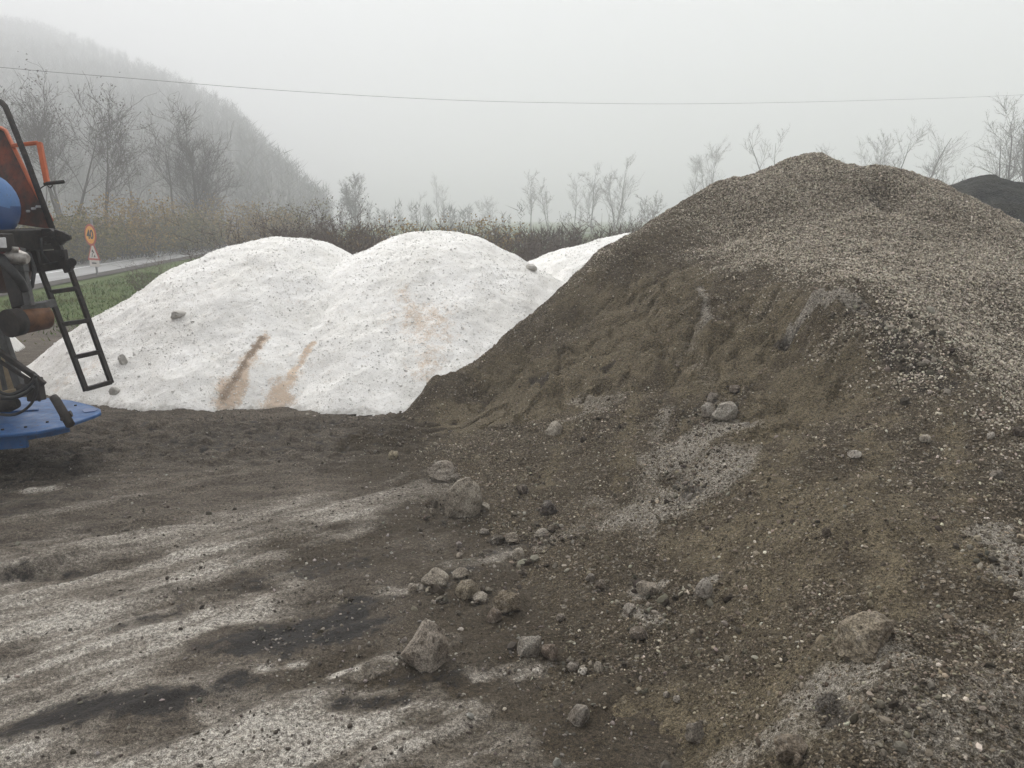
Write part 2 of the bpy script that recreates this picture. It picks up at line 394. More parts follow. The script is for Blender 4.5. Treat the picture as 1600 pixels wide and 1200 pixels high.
# gravel heap: control points (photo column, photo row, forward distance) turned into world points, smooth surface through them
CP = [ # crest
 (652,625,6.75),(668,602,6.85),(700,592,6.95),(750,560,7.1),(800,512,7.25),(870,452,7.5),(930,397,7.8),(975,370,8.0),(1060,322,8.3),(1130,283,8.5),
 (1190,272,8.6),(1240,247,8.7),(1285,241,8.7),(1330,261,8.65),(1350,267,8.6),(1390,264,8.5),(1440,278,8.4),(1465,281,8.35),(1490,296,8.2),(1540,321,8.0),
 (1600,355,7.8),(1700,425,7.5),(1850,560,7.0),
 # upper slope
 (1100,360,7.7),(1200,340,7.7),(1300,320,7.8),(1400,330,7.6),(1500,370,7.2),(1100,400,7.1),(1200,395,6.9),(1300,385,6.7),(1400,405,6.4),(1500,435,6.1),(1600,465,5.9),(1700,540,5.6),
 # rim of the dug face
 (1000,450,6.9),(1095,440,6.3),(1180,445,6.0),(1240,460,5.5),(1290,467,5.1),(1340,480,4.95),(1370,512,4.75),(1430,560,4.45),(1500,605,4.2),(1600,690,3.8),(1720,800,3.5),
 # right slope past the spur
 (1600,590,4.6),(1500,510,5.2),(1700,660,4.3),
 # dug face
 (900,500,7.0),(850,540,6.75),(900,560,6.35),(1000,540,5.95),(1100,520,5.75),(1180,520,5.45),(1250,540,5.1),(1320,540,4.75),(1250,600,4.75),(1350,600,4.5),(1150,600,5.0),(1050,620,5.2),(1000,620,5.35),(900,640,5.65),(850,600,6.15),
 (760,620,6.55),(720,650,6.3),
 (850,680,5.25),(770,700,5.2),(950,720,4.65),(1050,720,4.45),(1140,680,4.5),(1250,700,4.0),(1350,700,3.9),(1450,700,3.85),
 (850,760,4.5),(950,850,3.55),(1050,850,3.45),(1150,850,3.35),(1250,850,3.22),(1400,850,3.1),(1580,850,3.0),
 (1000,1000,2.8),(1100,1000,2.72),(1200,1000,2.63),(1350,1000,2.52),(1500,1000,2.45),(1620,1000,2.38),
 (1150,1180,2.1),(1300,1190,2.02),(1450,1190,1.97),(1620,1190,1.92)]
CP = [(a, b, c * (1 - .12 * min(max((a - 1080) / 220, 0), 1) * min(max((b - 640) / 120, 0), 1))) for a, b, c in CP]
pts = [P(*c) for c in CP]
for c in CP[:22:2]:                      # the back slope
    p = P(*c); d = max(p.z, .3) / .62
    pts.append(Vector((p.x + .15, p.y + d * .5, p.z * .55))); pts.append(Vector((p.x + .3, p.y + d, -.02))); pts.append(Vector((p.x + .4, p.y + d + 1, -.5)))
foot = [(560,690),(640,715),(705,760),(760,810),(815,870),(825,950),(870,1040),(950,1130),(1080,1200)]
for q in foot:
    g = G(*q, -.005); pts.append(g)
for dx, dy in ((-.75, 6.9), (-1.0, 6.1), (-1.0, 5.4), (-.9, 4.6), (-.75, 3.9), (-.5, 3.2), (-.4, 2.8), (-.2, 2.2), (0, 1.6), (.6, 1.2), (-.6, 7.8), (-.2, 8.8)):
    pts.append(Vector((dx, dy, -.10 if dy > 6.5 else -.07)))
for x, y, z in ((1.6,1.5,.05),(2.4,1.4,.12),(2.2,.8,-.05),(3.2,.8,.03),(3.0,2.0,.35),(4.0,3.0,.75),(3.6,1.6,.25),(4.4,1.2,.1),(4.8,4.0,1.0),(5.6,5.6,1.0),(6.0,4.0,.6),(6.6,6.5,.5),(7.2,5.0,0),(6.4,2.6,.1),(7.4,8,-.2),(5.2,.5,-.3),(6.8,1.2,-.4),(7.6,3,-.4),(3.2,0.2,-.3),(1.6,.6,-.25)):
    pts.append(Vector((x, y, z)))
A = np.array([[p.x, p.y, p.z] for p in pts])
def tps(A, lam=.004):
    n = len(A); D2 = ((A[:, None, :2] - A[None, :, :2]) ** 2).sum(-1)
    K = np.where(D2 > 0, .5 * D2 * np.log(D2 + 1e-12), 0) + lam * np.eye(n)
    Pm = np.c_[np.ones(n), A[:, :2]]
    L = np.block([[K, Pm], [Pm.T, np.zeros((3, 3))]])
    s = np.linalg.solve(L, np.r_[A[:, 2], np.zeros(3)])
    def f(X, Y):
        o = s[n] + s[n + 1] * X + s[n + 2] * Y
        for i in range(n):
            d = (X - A[i, 0]) ** 2 + (Y - A[i, 1]) ** 2
            o = o + s[i] * .5 * d * np.log(d + 1e-12)
        return o
    return f
gx0, gx1, gy0, gy1, gs = -1.3, 7.4, .5, 12.4, .016
gx = np.arange(gx0, gx1, gs); gy = np.arange(gy0, gy1, gs)
# coarse spline then bilinear refinement keeps this quick
cs = .08; cgx = np.arange(gx0 - .16, gx1 + .24, cs); cgy = np.arange(gy0 - .16, gy1 + .24, cs)
CX, CY = np.meshgrid(cgx, cgy); CZ = tps(A)(CX, CY)
def cubic(CZ, x0, y0, s, X, Y):
    u = (X - x0) / s; v = (Y - y0) / s
    i = np.clip(np.floor(u).astype(int), 1, CZ.shape[1] - 3); j = np.clip(np.floor(v).astype(int), 1, CZ.shape[0] - 3)
    fu = u - i; fv = v - j
    def wts(t): return (-.5*t+t*t-.5*t**3, 1-2.5*t*t+1.5*t**3, .5*t+2*t*t-1.5*t**3, -.5*t*t+.5*t**3)
    wu = wts(fu); wv = wts(fv); o = 0
    for b in range(4):
        for a in range(4): o = o + wu[a] * wv[b] * CZ[j + b - 1, i + a - 1]
    return o
GX, GY = np.meshgrid(gx, gy)
GZ0 = cubic(CZ, cgx[0], cgy[0], cs, GX, GY)
def bil(Z, X, Y):
    u = np.clip((X - gx0) / gs, 0, Z.shape[1] - 2.001); v = np.clip((Y - gy0) / gs, 0, Z.shape[0] - 2.001)
    i = u.astype(int); j = v.astype(int); fu = u - i; fv = v - j
    o = (Z[j, i] * (1 - fu) + Z[j, i + 1] * fu) * (1 - fv) + (Z[j + 1, i] * (1 - fu) + Z[j + 1, i + 1] * fu) * fv
    return np.where((X < gx0) | (X > gx1 - gs) | (Y < gy0) | (Y > gy1 - gs), -1, o)
Zcur = GZ0
def hit(px, py, use_salt=True):          # where a sight line meets the ground or a heap
    r = ray(px, py); t = np.arange(1.4, 14, .008) / r.y
    X = r.x * t; Y = r.y * t; Z = H + r.z * t
    S_ = np.maximum(bil(Zcur, X, Y), 0)
    if use_salt: S_ = np.maximum(np.maximum(S_, salt1(X, Y)), np.maximum(salt2(X, Y), salt3(X, Y)))
    k = np.nonzero(Z <= S_)[0]
    k = k[0] if len(k) else len(t) - 1
    return Vector((X[k], Y[k], S_[k]))
def HS(px, py): p = hit(px, py); return (p.x, p.y)

# relief of the gravel heap
pale = np.zeros_like(GX); sand = pale.copy(); salt = pale.copy(); dark = pale.copy()
def poly_mask(X, Y, poly, soft=.25, seed=0):
    poly = np.array(poly); inside = np.zeros(X.shape, bool); dmin = np.full(X.shape, 9.)
    n = len(poly)
    for i in range(n):
        x1, y1 = poly[i]; x2, y2 = poly[(i + 1) % n]
        c = ((y1 > Y) != (y2 > Y)) & (X < (x2 - x1) * (Y - y1) / (y2 - y1 + 1e-9) + x1); inside ^= c
        L = (x2 - x1) ** 2 + (y2 - y1) ** 2 + 1e-9; t = np.clip(((X - x1) * (x2 - x1) + (Y - y1) * (y2 - y1)) / L, 0, 1)
        dmin = np.minimum(dmin, np.hypot(X - x1 - t * (x2 - x1), Y - y1 - t * (y2 - y1)))
    d = np.where(inside, -dmin, dmin) + fbm(X * 1.7, Y * 1.7, 4, seed) * soft * 1.2
    return 1 - sst(-soft, soft, d)
rim = [HS(*q) for q in ((1060,345),(1090,430),(1110,442),(1180,448),(1240,462),(1290,469),(1345,484),(1372,515),(1430,563),(1500,608),(1560,650),(1600,692))]
rim2 = rim + [(5.5, 2.6), (8, 6), (8, 13), (2.5, 13), (1.6, 9.5)]
pale = poly_mask(GX, GY, rim2, .5, 5) * (.35 + .65 * sst(-.55, .45, (GX - 1.9) * .6 + .5 * fbm(GX * 1.2, GY * 1.2, 3, 6) ))
face = [HS(*q) for q in ((690,640),(760,590),(850,520),(930,450),(1000,420),(1080,440),(1180,455),(1280,475),(1330,490),(1360,530),(1300,640),(1220,680),(1120,640),(1050,610),(960,610),(880,640),(800,670),(720,680))]
sand = poly_mask(GX, GY, face, .55, 9)
lower = [HS(*q) for q in ((1180,740),(1300,700),(1420,760),(1500,860),(1350,960),(1150,950),(1080,850))]
sand = np.maximum(sand, .75 * poly_mask(GX, GY, lower, .5, 19))
sand = np.maximum(sand, .7 * stroke(GX, GY, HS(1180, 1130), HS(900, 1160), .35, seed=4))
for k, (a, b, r_) in enumerate((((1150,600),(1250,900),.12),((1350,620),(1400,950),.14),((1000,560),(960,760),.1),((1060,600),(1100,800),.07),((900,640),(850,760),.08),((1480,640),(1530,900),.1),((1250,640),(1180,980),.09))):
    sand = np.maximum(sand, .7 * stroke(GX, GY, HS(*a), HS(*b), r_, 1, 1.2, 700 + k))
for a, b, r, s in (((1060,705),(1140,670),.22,1.4),((1000,810),(1120,730),.27,1.0),((1040,640),(1010,760),.1,.6),((900,630),(960,625),.12,.6),((870,665),(940,640),.09,.6),((1000,930),(1030,915),.06,1),((1100,930),(1110,910),.05,.9),
                   ((985,955),(1020,970),.05,1),((800,860),(900,830),.15,.5),((930,780),(1010,830),.12,.45),((1560,830),(1610,900),.12,.8),((1290,1080),(1420,1050),.16,.75),((1450,1150),(1600,1080),.3,.55),((1150,1180),(1300,1130),.14,.6),((1500,960),(1600,1000),.1,.6),
                   ((1290,466),(1350,486),.05,1.2),((1280,470),(1235,512),.05,1.1),((1093,440),(1110,500),.05,.8),((1100,500),(1060,560),.1,.45),((1090,560),(1120,620),.1,.4)):
    salt = np.maximum(salt, s * stroke(GX, GY, HS(*a), HS(*b), r, .8, .7, seed=int(a[0])))
for a, b, r, s in (((1375,500),(1480,600),.09,1),((1390,540),(1440,600),.08,.8),((1215,525),(1240,520),.05,1),((1290,1110),(1310,1130),.05,1.),((650,640),(690,600),.08,.5),((700,600),(850,480),.06,.4),
                   ((1090,430),(1060,560),.06,.45),((830,590),(850,600),.05,1),((940,570),(960,560),.03,.8),((560,690),(700,700),.12,.5),((1060,740),(1080,780),.06,.8),((1030,560),(1040,620),.06,.5),((1370,300),(1390,312),.1,.8),((930,910),(940,925),.05,.8),((1180,350),(1150,380),.3,.35),((760,700),(900,700),.1,.4)):
    dark = np.maximum(dark, s * stroke(GX, GY, HS(*a), HS(*b), r, .8, .7, seed=int(a[1])))
fz = poly_mask(GX, GY, face, .2, 9)
# rills run down the dug face, roughly along y with a lean
ru = GX * .88 + GY * .48; rv = -GX * .48 + GY * .88
rill = np.abs(fbm(ru * 4.2 + .8 * fbm(GX * 1.3, GY * 1.3, 3, 2), rv * .9, 4, 31))
Zr = GZ0 + fz * (-.04 + .11 * rill + .028 * fbm(GX * 13, GY * 13, 3, 131) + .03 * fbm(GX * 4.5, GY * 4.5, 4, 141)) * sst(.05, .4, GZ0)
crk = fbm(GX * 1.5, GY * 1.5, 5, 41); Zr += .05 * crk * sst(.0, .3, GZ0) * (1 - .5 * pale)
Zr += .03 * fbm(GX * 6, GY * 6, 4, 51) * (1 - .55 * fz) * sst(-.05, .15, GZ0)
Zr += (.013 * fbm(GX * 22, GY * 22, 3, 61, .65)) * (1 - .5 * fz)
led = fbm(GX * 2.6, GY * 2.6, 3, 71)   # small slump ledges
Zr -= .05 * fz * sst(.02, .04, led) * (1 - sst(.06, .3, led))
def dent(px, py, r, d):
    global Zr
    p = hit(px, py); q = np.hypot(GX - p.x, GY - p.y) / r; Zr = Zr - d * np.exp(-q * q * 1.5)
dent(1388, 306, .22, .17); dent(838, 592, .1, .09); dent(1228, 524, .08, .07); dent(950, 568, .06, .05); dent(1055, 745, .12, .06); dent(1300, 1120, .06, .04); dent(1040, 590, .12, .07); dent(1150, 360, .3, .06); dent(1500, 560, .1, .05)
dent(1375, 275, .3, -.05); dent(1275, 470, .1, -.05); dent(1320, 475, .12, -.06); dent(1240, 500, .06, -.04); dent(1265, 485, .06, -.05); dent(1095, 470, .08, -.06); dent(1110, 520, .1, -.07); dent(1130, 690, .2, -.05); dent(1400, 1130, .3, -.04); dent(680, 610, .12, -.03)
Zcur = Zr
pale *= sst(.0, .1, GZ0)
# thin speckle at the crest's left flank
pale = np.maximum(pale, .45 * stroke(GX, GY, HS(900, 432), HS(1060, 328), .25, seed=8))

keep = Zr > -.03
jj, ii = np.nonzero(keep[:-1, :-1] & keep[1:, :-1] & keep[:-1, 1:] & keep[1:, 1:])
NX = GX.shape[1]
q = np.stack([jj * NX + ii, jj * NX + ii + 1, (jj + 1) * NX + ii + 1, (jj + 1) * NX + ii], 1)
used = np.unique(q); remap = np.full(GX.size, -1, np.int64); remap[used] = np.arange(len(used))
HB = Vector((3.2, 5.5, 0))
hv = np.stack([GX.ravel()[used] - HB.x, GY.ravel()[used] - HB.y, Zr.ravel()[used]], 1)
me = mesh_np('gravel_heap', hv, remap[q]); attr(me, 'mask', np.stack([a.ravel()[used] for a in (pale, sand, salt, dark)], 1))
heap = link('gravel_heap', me, M['gravel'], None, HB)
tag(heap, 'big brown gravel heap with a dug-out face filling the right side', 'gravel heap')

# ------------------------------------------------------------------ ground sheet
def axis(lo, d0, d1, hi, s, grow=1.12):
    a = list(np.arange(d0, d1, s)); st = s; x = a[-1]
    while x < hi: st *= grow; x += st; a.append(x)
    st = s; x = a[0]; b = []
    while x > lo: st *= grow; x -= st; b.append(x)
    return np.array(b[::-1] + a)
ax = axis(-260, -4.6, 1.3, 260, .02); ay = axis(-40, 1.7, 7.6, 320, .02)
X, Y = np.meshgrid(ax, ay)
near = sst(-7.5, -5, X) * (1 - sst(3, 6, X)) * (1 - sst(9, 14, Y))
Z = .02 * fbm(X * .8, Y * .8, 4, 81) + .012 * fbm(X * 4, Y * 4, 4, 91) + .006 * fbm(X * 17, Y * 17, 3, 95, .6)
c, s = math.cos(R(40)), math.sin(R(40)); U = X * c + Y * s; Vv = -X * s + Y * c
def GS(px, py): g = G(px, py); return (g.x, g.y)
churn = stroke(X, Y, GS(20, 700), GS(560, 672), .85, .5, .4, 3) + stroke(X, Y, GS(-150, 740), GS(150, 700), .6, .5, .4, 6)
churn = np.clip(churn, 0, 1)
rp = np.abs(fbm(X * 3.6 + .9 * fbm(X * 3, Y * 3, 2, 7), Y * 8 + .9 * fbm(X * 2.2, Y * 2.2, 2, 8), 4, 101)); Z += churn * (.085 * (rp - .3) + .02 * fbm(X * 9, Y * 9, 3, 5))
Z += .02 * fbm(U * .8, Vv * 5, 4, 111) * near
for a, b, r, d in (((0, 905), (260, 872), .07, -.03), ((0, 890), (130, 862), .12, .05), ((30, 840), (420, 800), .07, -.02), ((380, 960), (560, 930), .1, -.02)):
    Z += d * stroke(X, Y, GS(*a), GS(*b), r, 1, .5, 12)
Z *= near * .95 + .05
mS = np.zeros_like(X); mD = mS.copy(); mG = mS.copy(); mB = mS.copy()
for k, (a, b, r, s_) in enumerate((((120,850),(640,770),.3,.72),((560,790),(670,750),.12,.75),((0,935),(330,880),.26,.66),((-60,960),(180,980),.36,.85),((-50,1060),(160,1030),.34,.8),((230,990),(400,962),.16,.98),((360,940),(440,905),.1,.45),
        ((530,945),(690,915),.05,1.),((700,890),(800,858),.07,1.),((400,1046),(470,1036),.022,1.15),((520,1052),(565,1044),.025,1.1),((740,1050),(850,1036),.05,1.1),((690,1010),(740,1000),.06,.7),((130,1195),(430,1165),.24,.85),((420,1135),(760,1150),.18,.85),((630,1100),(740,1100),.03,1.1),((600,1030),(640,1022),.03,.9),
        ((-20,1180),(60,1120),.1,.6),((0,870),(100,855),.1,.6),((40,770),(90,765),.04,.8),((520,815),(600,808),.02,.9),((200,1090),(330,1060),.1,.4),((60,925),(150,900),.05,.75),((480,1200),(780,1180),.15,.65))):
    mS = np.maximum(mS, s_ * stroke(X, Y, GS(*a), GS(*b), r * 1.15, 1, 1.3, 200 + k))
for k, (a, b, r, s_) in enumerate((((430,1000),(560,955),.14,1.25),((560,990),(620,970),.1,.7),((30,1130),(320,1085),.13,.85),((190,980),(290,950),.05,.6),((330,1010),(420,990),.08,.5),((400,905),(560,880),.09,.5),((0,790),(150,780),.2,.35),((0,900),(190,885),.04,.6),((280,700),(500,660),.3,.3),((540,1095),(620,1090),.05,.7),((640,1058),(710,1058),.06,.6),((740,890),(700,900),.05,.5),((760,870),(840,850),.04,.6),((0,715),(90,740),.1,.3))):
    mD = np.maximum(mD, s_ * stroke(X, Y, GS(*a), GS(*b), r * 1.15, 1, 1.3, 300 + k))
stk = fbm(U * .42 + .25 * fbm(X, Y, 2, 601), Vv * 4.2, 4, 611, .6); stk2 = fbm(U * .7, Vv * 13, 3, 621)
yard = sst(-7, -5.5, X) * (1 - sst(4.9, 5.7, Y + .12 * X)) * (1 - sst(.3, 1.2, X))
mS = np.where(mS > 0, mS * (1 + .8 * stk) + .5 * mS * stk2, 0) + yard * np.clip(.16 + .55 * stk + .4 * stk2, 0, .55) * (.5 + .5 * sst(-.3, .3, fbm(X * .9, Y * .9, 3, 631)))
mD = mD * (1 + .7 * stk2); mS *= 1 - .8 * np.clip(mD, 0, 1)
Z += .02 * yard * stk
mD = np.maximum(mD, churn * (.08 + .62 * (1 - sst(.02, .16, rp))))
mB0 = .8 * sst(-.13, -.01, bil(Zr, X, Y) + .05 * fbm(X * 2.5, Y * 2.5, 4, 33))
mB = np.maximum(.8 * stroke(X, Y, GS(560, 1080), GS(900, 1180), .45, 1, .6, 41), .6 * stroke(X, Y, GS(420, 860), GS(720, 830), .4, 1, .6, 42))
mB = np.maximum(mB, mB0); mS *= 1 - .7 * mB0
mG = sst(10.5, 13, Y + 1.2 * fbm(X * .5, Y * .5, 3, 13)) * sst(0, 1.5, Y - 9 + .15 * X)
mG *= 1 - .75 * stroke(X, Y, (-12, 14), (-6.5, 10.5), 1.6, .6, .4, 19)
mG *= .75 + .5 * sst(-.3, .3, fbm(X * .4, Y * .4, 3, 14))
me = mesh_np('ground', np.stack([X.ravel(), Y.ravel(), Z.ravel()], 1),
             (lambda jj, ii, n: np.stack([jj * n + ii, jj * n + ii + 1, (jj + 1) * n + ii + 1, (jj + 1) * n + ii], 1))(*[a.ravel() for a in np.meshgrid(np.arange(len(ay) - 1), np.arange(len(ax) - 1), indexing='ij')], len(ax)))
attr(me, 'mask', np.stack([a.ravel() for a in (np.clip(mS, 0, 1.2), np.clip(mD, 0, 1.1), mG, mB)], 1))
ground = link('ground', me, M['soil']); ground['kind'] = 'structure'
def gz(x, y):
    i = min(max(np.searchsorted(ax, x), 1), len(ax) - 1); j = min(max(np.searchsorted(ay, y), 1), len(ay) - 1); return float(Z[j, i])

# road
rc = [(-11.0, -30), (-11.6, 5), (-13.4, 20.7), (-14.6, 29), (-15.7, 38), (-16.2, 48), (-14.5, 60), (-9, 72), (0, 82), (14, 90)]
def poly_smooth(p, n=10):
    o = []
    for i in range(len(p) - 1):
        p0 = np.array(p[max(i - 1, 0)]); p1 = np.array(p[i]); p2 = np.array(p[i + 1]); p3 = np.array(p[min(i + 2, len(p) - 1)])
        for t in np.linspace(0, 1, n, endpoint=False):
            o.append(.5 * (2 * p1 + (p2 - p0) * t + (2 * p0 - 5 * p1 + 4 * p2 - p3) * t * t + (3 * p1 - p0 - 3 * p2 + p3) * t ** 3))
    o.append(np.array(p[-1], float)); return o
rcs = poly_smooth(rc)
def ribbon(name, pts, o0, o1, z, mat):
    V = []; Fc = []
    for i, p in enumerate(pts):
        d = pts[min(i + 1, len(pts) - 1)] - pts[max(i - 1, 0)]; d = d / np.hypot(*d); nrm = np.array([d[1], -d[0]])
        for o in (o0, o1): V.append((*(p + nrm * o), z))
    for i in range(len(pts) - 1): Fc.append((2 * i, 2 * i + 1, 2 * i + 3, 2 * i + 2))
    o = link(name, mesh_np(name, V, Fc), mat); o['kind'] = 'structure'; return o
ribbon('road', rcs, -1.4, 1.4, .035, M['asphalt'])
mk = ribbon('road_marking', rcs, -.06, .06, .04, M['white'])
sh = ribbon('road_shoulder', rcs, -2.1, 1.95, .026, M['hill'])

# ------------------------------------------------------------------ salt heaps
def salt_mesh(name, f, c, rx, ry, label, stains=(), res=.02):
    xs = np.arange(c.x - rx, c.x + rx, res); ys = np.arange(c.y - ry, c.y + ry, res)
    X, Y = np.meshgrid(xs, ys); Z = f(X, Y)
    Z = Z + .012 * fbm(X * 9, Y * 9, 4, 5) + .006 * fbm(X * 30, Y * 30, 2, 9)
    m = [np.zeros_like(X) for _ in range(3)]
    for a, b, r, s, ch in stains:
        m[ch] = np.maximum(m[ch], s * stroke(X, Y, HS(*a), HS(*b), r, 1, .75, int(a[0] + a[1])))
    m[2] = np.maximum(m[2], .6 * (1 - sst(.0, .09, Z + .03 * fbm(X * 5, Y * 5, 3, 3))))
    keep = Z > -.02; n = X.shape[1]
    jj, ii = np.nonzero(keep[:-1, :-1] & keep[1:, :-1] & keep[:-1, 1:] & keep[1:, 1:])
    q = np.stack([jj * n + ii, jj * n + ii + 1, (jj + 1) * n + ii + 1, (jj + 1) * n + ii], 1)
    used = np.unique(q); rm = np.full(X.size, -1, np.int64); rm[used] = np.arange(len(used))
    me = mesh_np(name, np.stack([X.ravel()[used] - c.x, Y.ravel()[used] - c.y, Z.ravel()[used]], 1), rm[q])
    attr(me, 'mask', np.stack([a.ravel()[used] for a in m], 1))
    o = link(name, me, M['salt'], None, (c.x, c.y, 0)); tag(o, label, 'salt heap', 'white road salt heaps'); return o
st1 = (((415,525),(380,575),.055,1.2,0),((410,530),(380,570),.05,1.0,1),((380,575),(352,632),.15,1.05,0),((378,575),(350,620),.07,.8,1),((485,540),(455,585),.05,1.2,0),((455,585),(430,635),.16,1.0,0),((150,570),(100,600),.15,.35,0),((275,494),(280,492),.04,.5,2))
st2 = st1 + (((640,490),(680,500),.3,.52,0),((655,580),(670,560),.16,.5,0),((630,460),(690,530),.14,.45,0))
h1 = salt_mesh('salt_heap', salt1, pk1, 3.4, 3.2, 'left white salt heap with its long left flank behind the ladder', st1)
h2 = salt_mesh('salt_heap', salt2, pk2, 3.2, 3.2, 'middle white salt heap with orange stain streaks at its foot', st2)
h3 = salt_mesh('salt_heap', salt3, pk3, 3.9, 3.2, 'rear white salt heap half hidden by the brown gravel heap', (((826,420),(832,418),.05,.7,2),))
sm = P(-160, 470, 8.6)
salt_mesh('salt_heap', salt_field((sm.x, 9.4), 1.0, .55, 1.0, .8, .35, 77), Vector((sm.x, 9.4, 0)), 1.4, 1.4, 'low white salt heap at the left edge behind the spreader')

# dark heap in the right background
cpk = P(1548, 277, 12.5)
def coalf(X, Y):
    nx = (X - cpk.x) / 3.7; ny = (Y - cpk.y) / 3.4; r = np.sqrt(nx * nx + ny * ny)
    return cpk.z * (1 + (.3 - np.sqrt(r * r + .09)) / (np.sqrt(1.09) - .3)) + .14 * fbm(X * .8, Y * .8, 4, 5) + .06 * fbm(X * 3, Y * 3, 3, 6)
xs = np.arange(cpk.x - 5, cpk.x + 5, .05); ys = np.arange(cpk.y - 5, cpk.y + 5, .05); X2, Y2 = np.meshgrid(xs, ys); Z2 = np.maximum(coalf(X2, Y2), -.1)
n = len(xs); jj, ii = [a.ravel() for a in np.meshgrid(np.arange(len(ys) - 1), np.arange(n - 1), indexing='ij')]
o = link('chippings_heap', mesh_np('chippings_heap', np.stack([X2.ravel() - cpk.x, Y2.ravel() - cpk.y, Z2.ravel()], 1), np.stack([jj * n + ii, jj * n + ii + 1, (jj + 1) * n + ii + 1, (jj + 1) * n + ii], 1)), M['coal'], None, (cpk.x, cpk.y, 0))
tag(o, 'dark grey heap of chippings behind the gravel heap at the right edge', 'gravel heap')

# ------------------------------------------------------------------ loose stones (countless)
t_ = (1 + 5 ** .5) / 2
ICO = np.array([(-1, t_, 0), (1, t_, 0), (-1, -t_, 0), (1, -t_, 0), (0, -1, t_), (0, 1, t_), (0, -1, -t_), (0, 1, -t_), (t_, 0, -1), (t_, 0, 1), (-t_, 0, -1), (-t_, 0, 1)]) / math.hypot(1, t_)
ICF = np.array([(0, 11, 5), (0, 5, 1), (0, 1, 7), (0, 7, 10), (0, 10, 11), (1, 5, 9), (5, 11, 4), (11, 10, 2), (10, 7, 6), (7, 1, 8), (3, 9, 4), (3, 4, 2), (3, 2, 6), (3, 6, 8), (3, 8, 9), (4, 9, 5), (2, 4, 11), (6, 2, 10), (8, 6, 7), (9, 8, 1)])
OCT = np.array([(1, 0, 0), (-1, 0, 0), (0, 1, 0), (0, -1, 0), (0, 0, 1), (0, 0, -1)], float)
OCF = np.array([(0, 2, 4), (2, 1, 4), (1, 3, 4), (3, 0, 4), (2, 0, 5), (1, 2, 5), (3, 1, 5), (0, 3, 5)])
def stones(pos, size, tint, shape=0):
    n = len(pos); B, Fb = (ICO, ICF) if shape == 0 else (OCT, OCF); k = len(B)
    L = B[None] * (1 + rng.uniform(-.28, .28, (n, k, 1)))
    L = L * (size[:, None] * np.stack([rng.uniform(.75, 1.3, n), rng.uniform(.6, 1.1, n), rng.uniform(.4, .8, n)], 1))[:, None, :]
    qd = rng.normal(size=(n, 4)); qd[:, 1:3] *= .45; qd /= np.linalg.norm(qd, axis=1, keepdims=True); w_, x, y, z = qd.T
    Rm = np.stack([1 - 2 * (y * y + z * z), 2 * (x * y - z * w_), 2 * (x * z + y * w_), 2 * (x * y + z * w_), 1 - 2 * (x * x + z * z), 2 * (y * z - x * w_), 2 * (x * z - y * w_), 2 * (y * z + x * w_), 1 - 2 * (x * x + y * y)], 1).reshape(n, 3, 3)
    V = np.einsum('nij,nkj->nki', Rm, L) + pos[:, None, :]
    Fc = (Fb[None] + (np.arange(n) * k)[:, None, None]).reshape(-1, 3)
    return V.reshape(-1, 3), Fc, np.repeat(tint, k, 0)
def tints(n, lo, hi, p=1.6, warm=.06):
    t = rng.random((n, 1)) ** p; c = np.array(lo) * (1 - t) + np.array(hi) * t
    return c * (1 + rng.normal(0, warm, (n, 1))) * (1 + rng.normal(0, warm * .5, (n, 3)))
def lumps(parent, f, c, rx, ry, n):
    x = rng.uniform(c.x - rx, c.x + rx, n); y = rng.uniform(c.y - ry, c.y + .4, n); z = f(x, y) + .012 * fbm(x * 9, y * 9, 4, 5) + .006 * fbm(x * 30, y * 30, 2, 9)
    k = (z > .0) & (rng.random(n) < .25 + .75 * sst(-.2, .3, fbm(x * 1.5, y * 1.5, 3, 88))); x, y, z = x[k], y[k], z[k]; m = len(x)
    sz_ = rng.gamma(2.5, .0015, m) + .0022; tt = np.where(rng.random((m, 1)) < .03, tints(m, (.3, .285, .26), (.5, .48, .45), 1), tints(m, (.6, .585, .55), (.84, .83, .81), 1, .02))
    V, Fc, tc = stones(np.stack([x - c.x, y - c.y, z + sz_ * .1], 1), sz_, np.clip(tt, 0, .9))
    me = mesh_np('salt_lumps', V, Fc, False); attr(me, 'tint', tc); o = link('salt_lumps', me, M['stone'], parent); o['kind'] = 'stuff'
for hh_, f_, c_ in ((h1, salt1, pk1), (h2, salt2, pk2), (h3, salt3, pk3)): lumps(hh_, f_, c_, 2.8, 2.8, 16000)
# on the pale upper slope: dense pea gravel; elsewhere sparse chips
N = 1500000
ry = gy0 + .1 + (gy1 - gy0 - .8) * rng.random(N) ** 1.25; rx = rng.uniform(gx0 + .1, gx1 - .1, N); rz = bil(Zr, rx, ry)
pp = bil(pale, rx, ry); ss = bil(sand, rx, ry); sa = bil(salt, rx, ry)
crest_y = 8.9
front = (ry < crest_y + .3)
infr = (np.abs(rx) < ry * .72 + .4)
den = np.where(pp > .5, .85, np.clip(.55 - .40 * ss, 0.12, 1)) * (.55 + .9 * sst(-.35, .35, fbm(rx * 1.6, ry * 1.6, 4, 400)))
iu = np.clip(np.searchsorted(ax, rx), 1, len(ax) - 1); iv = np.clip(np.searchsorted(ay, ry), 1, len(ay) - 1)
den = den * sst(-.05, .09, rz + .03 * fbm(rx * 3, ry * 3, 3, 77)); rz = np.maximum(rz, np.where(rz > -.09, Z[iv, iu], -1))
den = np.where(pp > .5, den, den * (.75 + .5 * sst(-.3, .3, fbm(rx * 5, ry * 5, 3, 78))))
ok = (rz > -.1) & front & infr & (rng.random(N) < den)
rx, ry, rz, pp, ss = rx[ok], ry[ok], rz[ok], pp[ok], ss[ok]
big = pp + rng.normal(0, .28, len(pp)) > .5
size = np.where(big, rng.gamma(4, .00095, len(rx)) + .0022, rng.gamma(2.4, .0008, len(rx)) + .0016)
